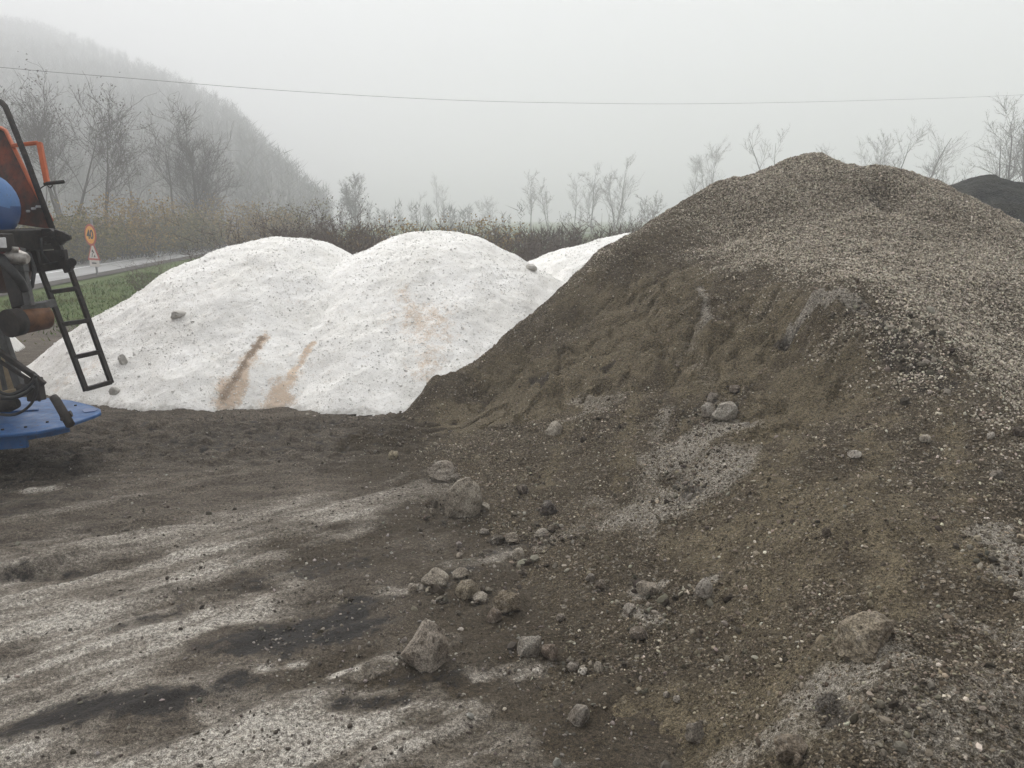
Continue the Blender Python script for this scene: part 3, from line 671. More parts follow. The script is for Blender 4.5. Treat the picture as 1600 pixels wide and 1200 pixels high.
size = np.where((~big) & (rng.random(len(rx)) < .025), size * 2.4, size)
tt = np.where(big[:, None], tints(len(rx), (.08, .065, .046), (.6, .54, .44), 1.15), tints(len(rx), (.05, .039, .026), (.33, .28, .21), 2.0))
print('grains', len(rx)); V, Fc, tc = stones(np.stack([rx - HB.x, ry - HB.y, rz + size * .15], 1), size, tt, 1 if False else 0)
me = mesh_np('loose_gravel', V, Fc, False); attr(me, 'tint', tc)
o = link('loose_gravel', me, M['stone'], heap); o['kind'] = 'stuff'
# pebbles over the yard
N = 60000
rx = rng.uniform(-4.6, 1.6, N); ry = 1.7 + 6.0 * rng.random(N) ** 1.3
dn = .25 + .75 * sst(-.2, .4, fbm(rx * 1.1, ry * 1.1, 4, 500)) + .8 * np.exp(-((rx + .3) ** 2))
ok = (rng.random(N) < dn * .42) & (bil(Zr, rx, ry) < 0)
rx, ry = rx[ok], ry[ok]
iu = np.clip(np.searchsorted(ax, rx), 1, len(ax) - 1); iv = np.clip(np.searchsorted(ay, ry), 1, len(ay) - 1)
size = rng.gamma(2, .0014, len(rx)) + .002; size = np.where(rng.random(len(rx)) < .015, size * 2.2, size)
V, Fc, tc = stones(np.stack([rx, ry, Z[iv, iu] + size * .1], 1), size, tints(len(rx), (.055, .046, .037), (.36, .33, .285), 2.0))
me = mesh_np('scattered_grit', V, Fc, False); attr(me, 'tint', tc)
tag(link('scattered_grit', me, M['stone']), 'fine grit scattered over the muddy yard', 'grit', None, 'stuff')

# ------------------------------------------------------------------ rocks
def rock_mesh(seed, sx, sy, sz, cuts=9, pointy=0, rough=.05, sub=5):  # an icosphere cut by random planes
    rg = np.random.default_rng(seed)
    bm = bmesh.new(); bmesh.ops.create_icosphere(bm, subdivisions=sub, radius=1)
    V = np.array([v.co[:] for v in bm.verts])
    for _ in range(cuts):
        nrm = rg.normal(size=3); nrm[2] *= .8; nrm /= np.linalg.norm(nrm); d = rg.uniform(.58, .88)
        k = V @ nrm; over = np.maximum(k - d, 0); V -= over[:, None] * nrm
    V /= np.abs(V).max(0)
    if pointy:
        k = (V[:, 2] + 1) / 2; V[:, :2] *= (1 - pointy * k ** 1.3)[:, None]; V[:, 0] += .12 * k * pointy
    nz = fbm(V[:, 0] * 1.7 + seed, V[:, 1] * 1.7 + V[:, 2] * 2.1, 4, seed); n2_ = np.abs(fbm(V[:, 0] * 3.1 + V[:, 2] * 1.3, V[:, 1] * 3.1 - V[:, 2] * 2.3, 4, seed + 5))
    V *= (1 + rough * 2.0 * nz - rough * 2.2 * n2_)[:, None]
    V[:, 2] = np.where(V[:, 2] < -.5, -.5 + (V[:, 2] + .5) * .15, V[:, 2])
    V *= np.array([sx, sy, sz])
    for v, c in zip(bm.verts, V): v.co = c
    me = bpy.data.meshes.new('rock'); bm.to_mesh(me); bm.free()
    me.polygons.foreach_set('use_smooth', np.ones(len(me.polygons), bool))
    try: me.set_sharp_from_angle(angle=R(20))
    except Exception: pass
    return me
BR = (.3, .25, .19); LT = (.4, .36, .295); GR = (.28, .255, .22); DK = (.07, .06, .048); WH = (.5, .46, .4); YL = (.3, .26, .18); WS = (.62, .6, .56)
# x0, x1, y0, y1 in the photo, colour, pointiness, name, label
RK = [
 (625,707,966,1060,(.23,.2,.165),.3,'boulder','largest pointed brown boulder standing alone in the foreground'),
 (684,750,740,816,(.27,.24,.195),.12,'boulder','brown block boulder at the heap foot beside a flat grey rock'),
 (664,718,722,759,(.25,.225,.19),.1,'rock','flat grey rock lying behind the brown block boulder'),
 (1308,1413,962,1032,(.2,.17,.125),.05,'boulder','wide rounded boulder half buried in the lower right slope'),
 (606,625,703,721,YL,0,'stone','small yellowish stone alone on dark mud near the salt heap'),
 (887,925,1102,1139,GR,.1,'stone','round grey stone alone at the bottom centre'),
 (1070,1106,1128,1170,(.16,.14,.115),.2,'stone','dull grey-brown stone at the bottom edge right of the round grey stone'),
 (808,849,990,1032,(.2,.185,.16),.1,'rock','square grey rock in front of a brown rounded rock'),
 (846,877,1002,1038,(.14,.11,.085),0,'rock','dark brown rounded rock touching the square grey rock'),
 (767,816,921,963,(.17,.145,.105),.05,'rock','angular brown rock above the square grey rock'),
 (758,786,948,976,(.15,.125,.1),.3,'stone','small pointed brown stone leaning on the angular brown rock'),
 (711,749,906,939,(.17,.145,.105),.05,'rock','brown faceted rock between pale salt-crusted lumps'),
 (658,702,893,926,LT,0,'rock','pale salt-crusted lump left of the brown faceted rock'),
 (706,732,891,910,LT,0,'stone','small pale lump behind the brown faceted rock'),
 (733,762,924,943,LT,0,'stone','small pale stone touching the right foot of the brown faceted rock'),
 (635,652,914,930,LT,0,'stone','small pale pebble at the left end of the rubble line'),
 (764,792,834,856,DK,0,'rock','dark flat stone on the white salt streak'),
 (789,813,837,858,LT,0,'stone','pale stone right of the dark flat stone'),
 (833,857,827,841,(.2,.18,.15),0,'stone','flat grey stone at the top of the rubble strip'),
 (855,872,820,833,(.13,.115,.095),0,'stone','brown pebble just right of the flat grey stone'),
 (748,764,824,834,GR,0,'stone','light grey pebble below the brown block boulder'),
 (842,870,783,808,(.055,.05,.047),0,'rock','dark squarish block lying on the lower slope'),
 (805,826,757,774,(.06,.052,.047),0,'rock','small dark block uphill of the brown block boulder'),
 (852,882,656,682,LT,.1,'rock','pale angular block jutting from the middle of the slope'),
 (1116,1157,632,662,(.27,.25,.215),0,'boulder','pale boulder at the top of the whitish patch on the slope'),
 (1094,1118,629,655,(.26,.24,.21),0,'stone','pale clod left of the pale boulder on the slope'),
 (1104,1122,612,632,(.27,.25,.22),.1,'stone','small pale clod just above the pale boulder on the slope'),
 (974,994,945,961,WH,0,'stone','smooth white pebble on the lower middle slope'),
 (996,1032,910,936,LT,0,'rock','crumbling pale clump above the smooth white pebble'),
 (1088,1120,903,942,(.3,.275,.24),.2,'rock','upright pale clod on the slope right of the crumbling clump'),
 (983,1018,984,1006,(.09,.075,.06),0,'rock','dark brown clod below the smooth white pebble'),
 (903,919,1044,1056,WH,0,'stone','white pebble beside the brown rounded rock at the slope foot'),
 (927,943,1030,1052,LT,.2,'stone','upright pale pebble at the slope foot right of the white pebble'),
 (886,904,1036,1052,GR,0,'stone','grey pebble left of the white pebble at the slope foot'),
 (1050,1064,1089,1101,WH,0,'stone','white pebble on sand above the dull grey-brown stone'),
 (1036,1048,1083,1093,GR,0,'stone','grey pebble just left of the white pebble on sand'),
 (1327,1347,706,719,WH,0,'stone','white pebble in the middle of the right slope'),
 (1438,1456,681,695,LT,0,'stone','pale pebble on the right slope below the light gravel'),
 (1542,1556,674,689,WH,0,'stone','round white pebble close under the light gravel at the right'),
 (1550,1570,736,751,GR,0,'stone','grey pebble near the right edge below the round white pebble'),
 (1583,1602,666,686,(.06,.052,.047),0,'rock','dark stone at the right edge beside the light gravel'),
 (1585,1612,926,944,LT,0,'rock','pale stone at the right edge level with the rubble line'),
 (662,684,770,796,(.12,.105,.085),0,'rock','dark rubble stone against the left side of the brown block boulder'),
 (668,682,793,803,LT,0,'stone','pale chip in front of the dark rubble stone'),
 (748,766,785,800,LT,0,'stone','pale chip at the right side of the brown block boulder'),
 (262,291,485,502,(.5,.49,.46),.1,'rock','grey lump stuck in the left salt heap'),
 (181,199,553,572,(.52,.51,.48),.2,'rock','pale grey lump low on the left salt heap by the ladder'),
 (168,186,604,620,(.52,.51,.48),.1,'stone','small whitish lump at the salt foot under the ladder'),
 (820,840,412,424,(.5,.48,.45),0,'rock','grey lump on the flank of the rear salt heap'),
 (930,950,905,925,(.1,.085,.068),0,'stone','dark clod on the slope above the rubble strip'),
 (1284,1300,824,842,(.08,.07,.056),0,'stone','small dark stone in the sandy middle of the right slope'),
 (1240,1256,1180,1200,(.18,.15,.115),0,'stone','brown stone at the bottom edge right of centre'),
 (1208,1262,1150,1204,(.15,.125,.095),.1,'boulder','buried brown boulder cut by the bottom edge'),
 (915,930,898,912,GR,0,'stone','grey chip left of the dark clod on the slope'),
 (800,822,860,880,LT,0,'stone','pale crumb at the lower end of the white salt streak'),
 (868,884,964,974,(.22,.2,.17),0,'stone','grey-brown chip above the dark brown rounded rock'),
 (1140,1158,604,618,(.12,.1,.08),0,'stone','brown clod above and right of the pale boulder on the slope'),
]
RC = {}
for i, (x0, x1, y0, y1, col, pt, nm, lab) in enumerate(RK):
    bx = (x0 + x1) / 2; p = hit(bx, y1 - (y1 - y0) * .12)
    depth = math.hypot(math.hypot(p.x, p.y), H - p.z); d = p.y * CT + (H - p.z) * ST
    wd = (x1 - x0) / F * d / 2; hg = (y1 - y0) / F * d / 2
    dn = math.atan2(H - p.z, math.hypot(p.x, p.y))
    sz = max(hg * 1.15, wd * .5)
    if nm == 'boulder': wd *= 1.06; sz *= 1.06
    me = rock_mesh(100 + i, wd * 1.04, wd * .9, sz, 16 if max(x1 - x0, y1 - y0) > 30 else 8, pt, .06, 5 if x1 - x0 > 45 else 3)
    me.materials.append(M['saltlump'] if 'salt heap' in lab and p.y > 7 or 'salt foot' in lab else M['rock'])
    o = bpy.data.objects.new(nm, me); COL.objects.link(o)
    g0 = p.z if p.z > .01 else gz(p.x, p.y)
    if 'half buried' not in lab and 'jutting' not in lab: g0 += .6 * max(0, float(bil(Zr, np.array([p.x]), np.array([p.y + wd * .55]))[0]) - g0)
    o.location = (p.x, p.y + wd * .55, g0 + sz * (.3 if 'half buried' in lab or 'jutting' in lab else .44)); o.rotation_euler = (0, random.uniform(-.12, .12), random.uniform(-.35, .35)); o.color = (*[min(v_ * (1.0 if col in (BR, LT, GR, DK, WH, YL) else 1.5), .78) for v_ in col], 1)
    tag(o, lab, 'boulder' if nm == 'boulder' else ('rock' if nm == 'rock' else 'stone'), 'loose rocks and stones round the gravel heap')

# small crumbs of rubble (countless)
cr = []
for cx, cyy, sx, sy, n, s0 in ((700,925,60,18,90,.012),(790,880,60,22,110,.011),(740,870,40,15,50,.009),(870,840,60,25,70,.01),(1020,940,40,40,60,.01),(1090,660,50,35,120,.009),(1080,760,60,40,120,.009),(910,1045,50,15,40,.008),(700,800,40,30,40,.01),(960,1060,70,40,50,.006),(480,985,60,22,34,.007),(1440,1120,120,60,90,.008),(1560,880,50,50,60,.008),(1430,560,50,50,130,.014),(1330,485,40,15,30,.012),(820,800,60,60,70,.009),(930,660,50,25,50,.01),(640,700,60,20,60,.008),(1100,1000,200,80,160,.006),(1300,800,200,100,120,.006),(540,940,40,12,30,.006)):
    for _ in range(n):
        p = hit(cx + rng.normal() * sx * .6, cyy + rng.normal() * sy * .6); cr.append((p.x, p.y, p.z, s0 * rng.gamma(3, .33)))
cr = np.array(cr); V, Fc, tc = stones(cr[:, :3] + np.stack([0 * cr[:, 3], 0 * cr[:, 3], cr[:, 3] * .3], 1), cr[:, 3] * .75 + .002, tints(len(cr), (.035, .028, .02), (.28, .25, .2), 1.8))
me = mesh_np('rubble_crumbs', V, Fc, False); attr(me, 'tint', tc)
tag(link('rubble_crumbs', me, M['stone']), 'small crumbs of rubble strewn along the foot of the gravel heap', 'rubble', None, 'stuff')

# ------------------------------------------------------------------ vegetation
def segs_mesh(name, S0, S1, R0, R1, n=4):
    S0 = np.array(S0); S1 = np.array(S1); R0 = np.array(R0)[:, None]; R1 = np.array(R1)[:, None]
    d = S1 - S0; d = d / (np.linalg.norm(d, axis=1, keepdims=True) + 1e-9)
    up = np.where(np.abs(d[:, 2:3]) > .9, np.array([[1., 0, 0]]), np.array([[0, 0, 1.]])); x = np.cross(d, up); x /= np.linalg.norm(x, axis=1, keepdims=True) + 1e-9; y = np.cross(d, x)
    m = len(S0); V = np.zeros((m, 2 * n, 3))
    for k in range(n):
        a = 2 * math.pi * k / n; o = x * math.cos(a) + y * math.sin(a)
        V[:, k] = S0 + o * R0; V[:, n + k] = S1 + o * R1
    fb = np.array([(k, (k + 1) % n, n + (k + 1) % n, n + k) for k in range(n)])
    return mesh_np(name, V.reshape(-1, 3), (fb[None] + (np.arange(m) * 2 * n)[:, None, None]).reshape(-1, 4))
def grow_tree(seed, h, stems=1, spread=.35, dens=1.0, rad=None, first=.3, lean=0, wide=1.0):
    rg = np.random.default_rng(seed); T = ([], [], [], []); B = ([], [], [], []); tips = []
    def seg(L, a, b, ra, rb): L[0].append(a); L[1].append(b); L[2].append(ra); L[3].append(rb)
    def branch(p, d, L, r, lev):
        n = (10, 6, 4, 3)[lev]; q = np.array(p); dd = d / np.linalg.norm(d)
        for i in range(n):
            wob = rg.normal(0, (.05, .11, .16, .2)[lev], 3); dd = dd + wob + np.array([0, 0, (.02, .05, .03, .0)[lev]]); dd /= np.linalg.norm(dd)
            q2 = q + dd * L / n; f0 = 1 - i / n * .85; f1 = 1 - (i + 1) / n * .85
            seg(T if lev == 0 else B, q, q2, max(r * f0, wide * (.011, .011, .008, .0055)[lev]), max(r * f1, wide * (.009, .009, .006, .004)[lev]))
            t = (i + 1) / n
            if lev < 3 and (lev > 0 or t > first):
                nb = rg.poisson((1.8, 1.5, 1.5)[lev] * dens)
                for _ in range(nb):
                    az = rg.uniform(0, 2 * math.pi); an = rg.uniform(.45, 1.0)
                    u = np.cross(dd, rg.normal(size=3)); u /= np.linalg.norm(u)
                    nd = dd * math.cos(an) + u * math.sin(an); nd[2] = abs(nd[2]) * .8 + .3
                    branch(q2, nd, L * wide * rg.uniform(.28, .5) * ((1.15 - .6 * t) if lev == 0 else 1), r * f1 * rg.uniform(.4, .6), lev + 1)
            q = q2
        tips.append(q)
    rad = rad or h * .0125
    for s in range(stems):
        a = rg.uniform(0, 6.28); d = np.array([math.cos(a) * spread * (.3 if stems == 1 else 1) + lean, math.sin(a) * spread * (.3 if stems == 1 else 1), 1.0])
        branch(np.array([math.cos(a), math.sin(a), 0]) * (.0 if stems == 1 else .03) + np.array([0, 0, -.05]), d, h * (1 if s == 0 else rg.uniform(.7, 1)), rad * (1 if s == 0 else rg.uniform(.6, .9)), 0)
    return T, B, np.array(tips)
def leaves_mesh(name, C, size, lo, hi, sd=0):
    rg = np.random.default_rng(sd); n = len(C); a = rg.normal(size=(n, 3)); b = rg.normal(size=(n, 3))
    a /= np.linalg.norm(a, axis=1, keepdims=True); b -= (a * b).sum(1, keepdims=True) * a; b /= np.linalg.norm(b, axis=1, keepdims=True)
    s = (size * rg.uniform(.6, 1.4, n))[:, None]
    V = np.stack([C - a * s, C + b * s * .5, C + a * s, C - b * s * .5], 1).reshape(-1, 3)
    me = mesh_np(name, V, np.arange(4 * n).reshape(-1, 4), False)
    t = rg.random((n, 1)); attr(me, 'tint', np.repeat(np.array(lo) * (1 - t) + np.array(hi) * t, 4, 0)); return me
def tree(seed, px, Y, top, label, stems=1, spread=.35, dens=1, leaves=0, first=.3, lean=0, rz=0, group='bare trees in the fog'):
    Y *= 1.1 if px < 330 and Y < 46 else 1.45; h = H + (340 - top) / F * Y
    T, B, tips = grow_tree(seed, h, stems, spread, dens, None, first, lean, 1.35 if px < 330 else 1.0)
    k = h / max(np.percentile(tips[:, 2], 99.5), .1)
    T, B = [(list(np.array(q[0]) * k), list(np.array(q[1]) * k), q[2], q[3]) for q in (T, B)]; tips = tips * k
    r = empty('bare_tree', ((px - 800) / F * Y, Y, 0), label, 'tree', group, rz)
    link('trunk', segs_mesh('trunk', *T, n=6), M['bark'], r)
    link('crown', segs_mesh('crown', *B, n=3), M['twig'], r)
    if leaves:
        rg = np.random.default_rng(seed + 1); tp = tips[tips[:, 2] > h * .45]; cl = tp[rg.random(len(tp)) < leaves]
        C = np.repeat(cl, 5, 0) + rg.normal(0, .2, (len(cl) * 5, 3))
        link('foliage', leaves_mesh('foliage', C, .055, (.05, .038, .03), (.1, .08, .055), seed), M['leaf'], r)
    return r
tree(11, 118, 36, 132, 'tall many-stemmed bare tree with withered leaves left of the amber sign', 4, .22, .8, .1, .45)
tree(12, 172, 34, 150, 'slender bare tree with leafy tufts on top just right of the amber sign', 2, .12, .75, .12, .5)
tree(13, 226, 44, 195, 'small single bare tree between the two groups of tall trees', 1, .2, 1.0, .15, .3)
tree(14, 318, 43, 178, 'multi-stemmed bare tree with long side branches above the left salt heap', 3, .18, 1.0, .0, .25)
tree(15, 284, 44, 168, 'thin leaning bare tree left of the multi-stemmed one over the hedge', 1, .2, .7, .12, .5)
tree(16, 70, 38, 160, 'bare tree behind the crank at the left edge', 2, .3, .8, .1, .4)
tree(21, 560, 52, 276, 'dense small bare tree above the dip between the two front salt heaps', 3, .18, 1.2, 0, .2)
tree(22, 692, 105, 275, 'pale spreading bare tree above the middle salt heap', 3, .4, 1.0, 0, .2)
tree(23, 660, 90, 300, 'thin pale sapling left of the spreading bare tree', 1, .2, .8, 0, .2)
tree(24, 768, 95, 308, 'low faint scrubby tree in the middle background', 3, .5, .9, 0, .15)
tree(25, 828, 72, 268, 'slim upright bare tree, leftmost of the row behind the rear salt heap', 2, .1, .9, 0, .3)
tree(26, 856, 74, 280, 'slanting bare tree, second of the row behind the rear salt heap', 2, .3, .8, 0, .25, .15)
tree(27, 922, 68, 262, 'forked bare tree in the middle of the row behind the rear salt heap', 3, .3, .9, 0, .3)
tree(28, 958, 64, 248, 'tallest bare tree of the row behind the rear salt heap', 2, .2, 1.0, 0, .25, .08)
tree(29, 895, 76, 272, 'thin bare tree left of the forked one behind the rear salt heap', 1, .3, .8, 0, .3)
tree(30, 1005, 46, 300, 'low slanting bare tree beside the left shoulder of the gravel heap', 2, .3, .8, 0, .3, .3)
tree(31, 1062, 66, 248, 'thin bare tree rising left of a twiggier twin over the gravel shoulder', 1, .25, .9, 0, .3, .12)
tree(32, 1098, 68, 225, 'twiggy upright bare tree over the left shoulder of the gravel heap', 2, .1, 1.1, 0, .35)
tree(33, 1215, 50, 200, 'thin bare tree just left of the gravel peak', 2, .25, .9, 0, .5)
tree(34, 1365, 46, 196, 'fan-shaped bare tree right of the gravel peak', 3, .3, .9, 0, .45)
tree(35, 1400, 44, 198, 'bare tree leaning right beyond the gravel crest', 1, .4, .8, 0, .45, .45)
tree(36, 1548, 36, 158, 'tall bare tree behind the dark heap at the right', 2, .12, 1.0, 0, .3)
tree(37, 1578, 38, 172, 'thin bare tree at the right edge behind the dark heap', 2, .15, 1.0, 0, .3)
tree(38, 1478, 42, 240, 'low scrubby bare tree between the gravel crest and the dark heap', 2, .4, .9, 0, .4)
tree(39, 1318, 52, 225, 'faint low bare tree peeping over the gravel peak', 3, .4, .9, 0, .5)
tree(40, 1625, 37, 165, 'bare tree cut by the right edge of the picture', 2, .2, .9, 0, .3)

def grow_bush(seed, h, wdt, nst=60, dens=1.0):
    rg = np.random.default_rng(seed); B = ([], [], [], []); tips = []
    def seg(a, b, ra, rb): B[0].append(a); B[1].append(b); B[2].append(ra); B[3].append(rb)
    for i in range(nst):
        a = rg.uniform(0, 6.28); r0 = wdt * .35 * math.sqrt(rg.random()); p = np.array([math.cos(a) * r0, math.sin(a) * r0, -.03])
        d = np.array([math.cos(a) * .45 * r0 / (wdt * .35) + rg.normal(0, .18), math.sin(a) * .45 * r0 / (wdt * .35) + rg.normal(0, .18), 1]); L = h * rg.uniform(.55, 1.05); r = .009
        for k in range(5):
            d = d + rg.normal(0, .13, 3); d /= np.linalg.norm(d); q = p + d * L / 5; seg(p, q, r * (1 - k * .16), r * (1 - (k + 1) * .16))
            for _ in range(rg.poisson(2.2 * dens)):
                u = d * .6 + rg.normal(0, .55, 3); u[2] = abs(u[2]) * .7 + .1; u /= np.linalg.norm(u); l2 = L * rg.uniform(.1, .28); m = q + u * l2
                seg(q, m, .0045, .0025); tips.append(m); tips.append((q + m) / 2)
            p = q
        tips.append(p)
    return B, np.array(tips)
def bush_proto(seed, h, wdt, nst, mat, leaf=None, nleaf=0, lsz=.05, name='bush'):
    B, tips = grow_bush(seed, h, wdt, nst); r = bpy.data.objects.new(name, None); COL.objects.link(r); r.empty_display_size = .3
    link('stems', segs_mesh('stems', *B, n=3), mat, r)
    if leaf:
        rg = np.random.default_rng(seed); C = tips[rg.integers(0, len(tips), nleaf)] + rg.normal(0, .07, (nleaf, 3)); C[:, 2] = np.maximum(C[:, 2], .03)
        link('foliage', leaves_mesh('foliage', C, lsz, leaf[0], leaf[1], seed), M['leaf'], r)
    return r
LB = ((.075, .052, .042), (.13, .098, .07)); LG = ((.06, .062, .012), (.24, .19, .045)); LY = ((.2, .125, .028), (.36, .24, .065))
kinds = {
 'brown': bush_proto(1, 1.6, 2.0, 110, M['redtwig'], LB, 3600, .02, 'bush'),
 'brownb': bush_proto(2, 1.5, 2.2, 110, M['redtwig'], LB, 3200, .02, 'bush'),
 'green': bush_proto(3, 1.9, 2.6, 60, M['twig'], LG, 3600, .05, 'shrub'),
 'yellow': bush_proto(4, 1.8, 2.4, 70, M['twig'], LY, 2800, .045, 'shrub'),
 'stems': bush_proto(5, 2.1, 1.8, 46, M['redtwig'], LB, 250, .022, 'bush'),
}
usedk = {k: 0 for k in kinds}
def bush(kind, px, Y, sc, label, group, szs=1):
    b = kinds[kind] if not usedk[kind] else copy_tree(kinds[kind]); usedk[kind] += 1
    b.location = ((px - 800) / F * Y, Y, 0); b.rotation_euler = (0, 0, random.uniform(0, 6.28)); b.scale = (sc, sc, sc * (random.uniform(.66, .98) if group == gA else random.choice((.4, .55, .7, .85, 1.0))))
    tag(b, label, 'bush' if b.name.startswith('bush') else 'shrub', group)
gA = 'brown bushes behind the salt heaps'; gB = 'shrubs along the far side of the road'
for k, px, Y, sc, l in (('brown', 522, 17, 1.12, 'tall brown bush rising in the dip between the two front salt heaps'), ('brownb', 560, 18, 1.12, 'brown bush just right of the dip between the front salt heaps'),
    ('stems', 508, 19, .9, 'straggly bush left of the dip between the front salt heaps'), ('yellow', 600, 20, .85, 'olive bush showing over the left shoulder of the middle salt heap'),
    ('brown', 640, 19, .9, 'brown bush hidden behind the top of the middle salt heap'), ('brownb', 720, 18, .88, 'brown bush over the right shoulder of the middle salt heap'), ('brown', 768, 16.5, .95, 'dense brown bush left of the dip before the rear salt heap'),
    ('brownb', 812, 16.5, .93, 'dense brown bush over the dip before the rear salt heap'), ('brown', 860, 17, .92, 'brown bush right of the dip behind the rear salt heap'), ('brownb', 910, 17.5, .93, 'brown bush above the middle of the rear salt heap'),
    ('brown', 955, 18, .93, 'brown bush above the top of the rear salt heap'), ('brownb', 1000, 19, 1.0, 'brown bush where the rear salt heap meets the gravel heap'), ('brown', 1050, 20, 1.15, 'brown bush against the left shoulder of the gravel heap'),
    ('yellow', 680, 24, .85, 'yellowish bush in haze behind the middle salt heap'), ('yellow', 745, 24, .9, 'yellowish bush in haze right of the middle salt heap'), ('stems', 880, 23, .85, 'wispy bush standing higher behind the brown bush row'), ('stems', 980, 22, .95, 'wispy bush left of the low slanting tree'),
    ('stems', 398, 15.5, .92, 'straggly red-brown bush left of the top of the left salt heap'), ('stems', 432, 16.0, .9, 'straggly red-brown bush above the top of the left salt heap'), ('stems', 462, 17, .85, 'straggly bush right of the top of the left salt heap'),
    ('stems', 246, 17, .5, 'small dry weed bush at the roadside left of the salt heap'), ('stems', 1500, 17, 1.1, 'thin twiggy bush behind the dark heap left end'), ('stems', 1455, 18, 1.2, 'thin twiggy bush over the right end of the gravel crest')):
    bush(k, px, Y, sc, l, gA)
for k, px, Y, sc, l in [(k_, p_, y_ + 2.5, s_ * 1.05, l_) for k_, p_, y_, s_, l_ in (('green', 88, 25.5, 1.0, 'green shrub beside the black frame left of the amber sign'), ('green', 130, 27, 1.15, 'green shrub right behind the amber sign'), ('green', 178, 29, 1.0, 'green shrub just right of the amber sign'),
    ('yellow', 205, 30.5, 1.25, 'yellow-green shrub at the foot of the slender leafy tree'), ('green', 238, 32.5, 1.1, 'green shrub at the foot of the small single tree'), ('green', 275, 35, 1.15, 'green shrub below the thin leaning tree'),
    ('green', 312, 38, 1.25, 'green shrub at the foot of the multi-stemmed tree'), ('yellow', 350, 40, 1.35, 'yellow shrub left of the straggly bushes'), ('yellow', 385, 42, 1.4, 'yellow shrub behind the straggly bushes'), ('yellow', 425, 44, 1.35, 'yellow shrub over the top of the left salt heap'),
    ('green', 465, 46, 1.3, 'dull green shrub in haze right of the left salt heap top'), ('yellow', 148, 34, 1.4, 'tall yellowish shrub in the second row behind the amber sign'), ('green', 60, 27, 1.2, 'green shrub behind the machine at the left edge'), ('green', 20, 26, 1.2, 'green shrub hidden behind the blue tank'), ('yellow', 260, 39, 1.4, 'yellowish shrub in the second row between the trees'),
    ('yellow', 318, 44, 1.4, 'yellowish shrub in the second row behind the multi-stemmed tree'))]:
    bush(k, px, Y, sc, l, gB)

# grass on the verge and rough ground (countless)
N = 110000
rx = rng.uniform(-14, 7, N); ry = rng.uniform(9.5, 24, N)
gm = sst(10, 12.5, ry) * (.35 + .65 * sst(-.1, .3, fbm(rx * .6, ry * .6, 3, 14)))
road_x = np.interp(ry, [r[1] for r in rc[1:6]], [r[0] for r in rc[1:6]])
ok = (rng.random(N) < gm) & (rx > road_x + 2.6) & (np.hypot(rx + 9.3, (ry - 12.2)) > 1.2); rx, ry = rx[ok], ry[ok]; n = len(rx)
hh = rng.uniform(.02, .075, n); an = rng.uniform(0, 6.28, n); lx = rng.normal(0, .04, n); ly = rng.normal(0, .04, n)
V = np.stack([np.stack([rx - np.cos(an) * .012, ry - np.sin(an) * .012, 0 * rx - .01], 1), np.stack([rx + np.cos(an) * .012, ry + np.sin(an) * .012, 0 * rx - .01], 1), np.stack([rx + lx, ry + ly, hh], 1)], 1).reshape(-1, 3)
me = mesh_np('grass', V, np.arange(3 * n).reshape(-1, 3), False)
t = np.clip(rng.random((n, 1)) * .7 + .5 * sst(-.2, .4, fbm(rx * .7, ry * .7, 3, 15))[:, None], 0, 1); attr(me, 'tint', np.repeat(np.array((.04, .115, .008)) * (1 - t) + np.array((.12, .12, .03)) * t, 3, 0))
tag(link('grass', me, M['leaf']), 'short green and dry grass on the verge beside the road', 'grass', None, 'stuff')

# hill and its woods
hx = np.arange(-300, 30, 2.5); hy = np.arange(56, 400, 2.5); HX, HY = np.meshgrid(hx, hy)
RG = [(P(a, b, y).x, y, P(a, b, y).z) for a, b, y in ((532, 338, 86), (522, 318, 92), (485, 262, 106), (425, 205, 126), (350, 136, 190), (225, 84, 255), (70, 26, 310), (-250, -5, 340))]
def hillf(X, Y):
    k = -X; gx_ = [-q[0] for q in RG]
    zr = np.interp(k, [10] + gx_, [-.3] + [max(q[2] - 7, -.3) for q in RG]); yr = np.interp(k, gx_, [q[1] for q in RG]); yf = np.interp(k, [20, 60, 120, 250], [76, 68, 64, 60])
    t0 = np.clip((Y - yf) / (yr - yf), 0, 3); t = np.minimum(t0, 1); t = t * (1.55 - .55 * t) * np.clip(1 - (t0 - 1) * 1.3, 0, 1)
    return np.maximum(zr, -.3) * t + 1.6 * fbm(X * .04, Y * .04, 4, 21) * sst(.1, .5, t) * sst(1, 8, zr) - .3
HZ = hillf(HX, HY); n = len(hx); jj, ii = [a.ravel() for a in np.meshgrid(np.arange(len(hy) - 1), np.arange(n - 1), indexing='ij')]
o = link('hill', mesh_np('hill', np.stack([HX.ravel(), HY.ravel(), HZ.ravel()], 1), np.stack([jj * n + ii, jj * n + ii + 1, (jj + 1) * n + ii + 1, (jj + 1) * n + ii], 1)), M['hill']); o['kind'] = 'structure'
N = 30000; tx = rng.uniform(-330, -20, N); ty = rng.uniform(62, 390, N); tz = hillf(tx, ty); k = (tz > .5) & (tx / ty > -1.7); tx, ty, tz = tx[k], ty[k], tz[k]
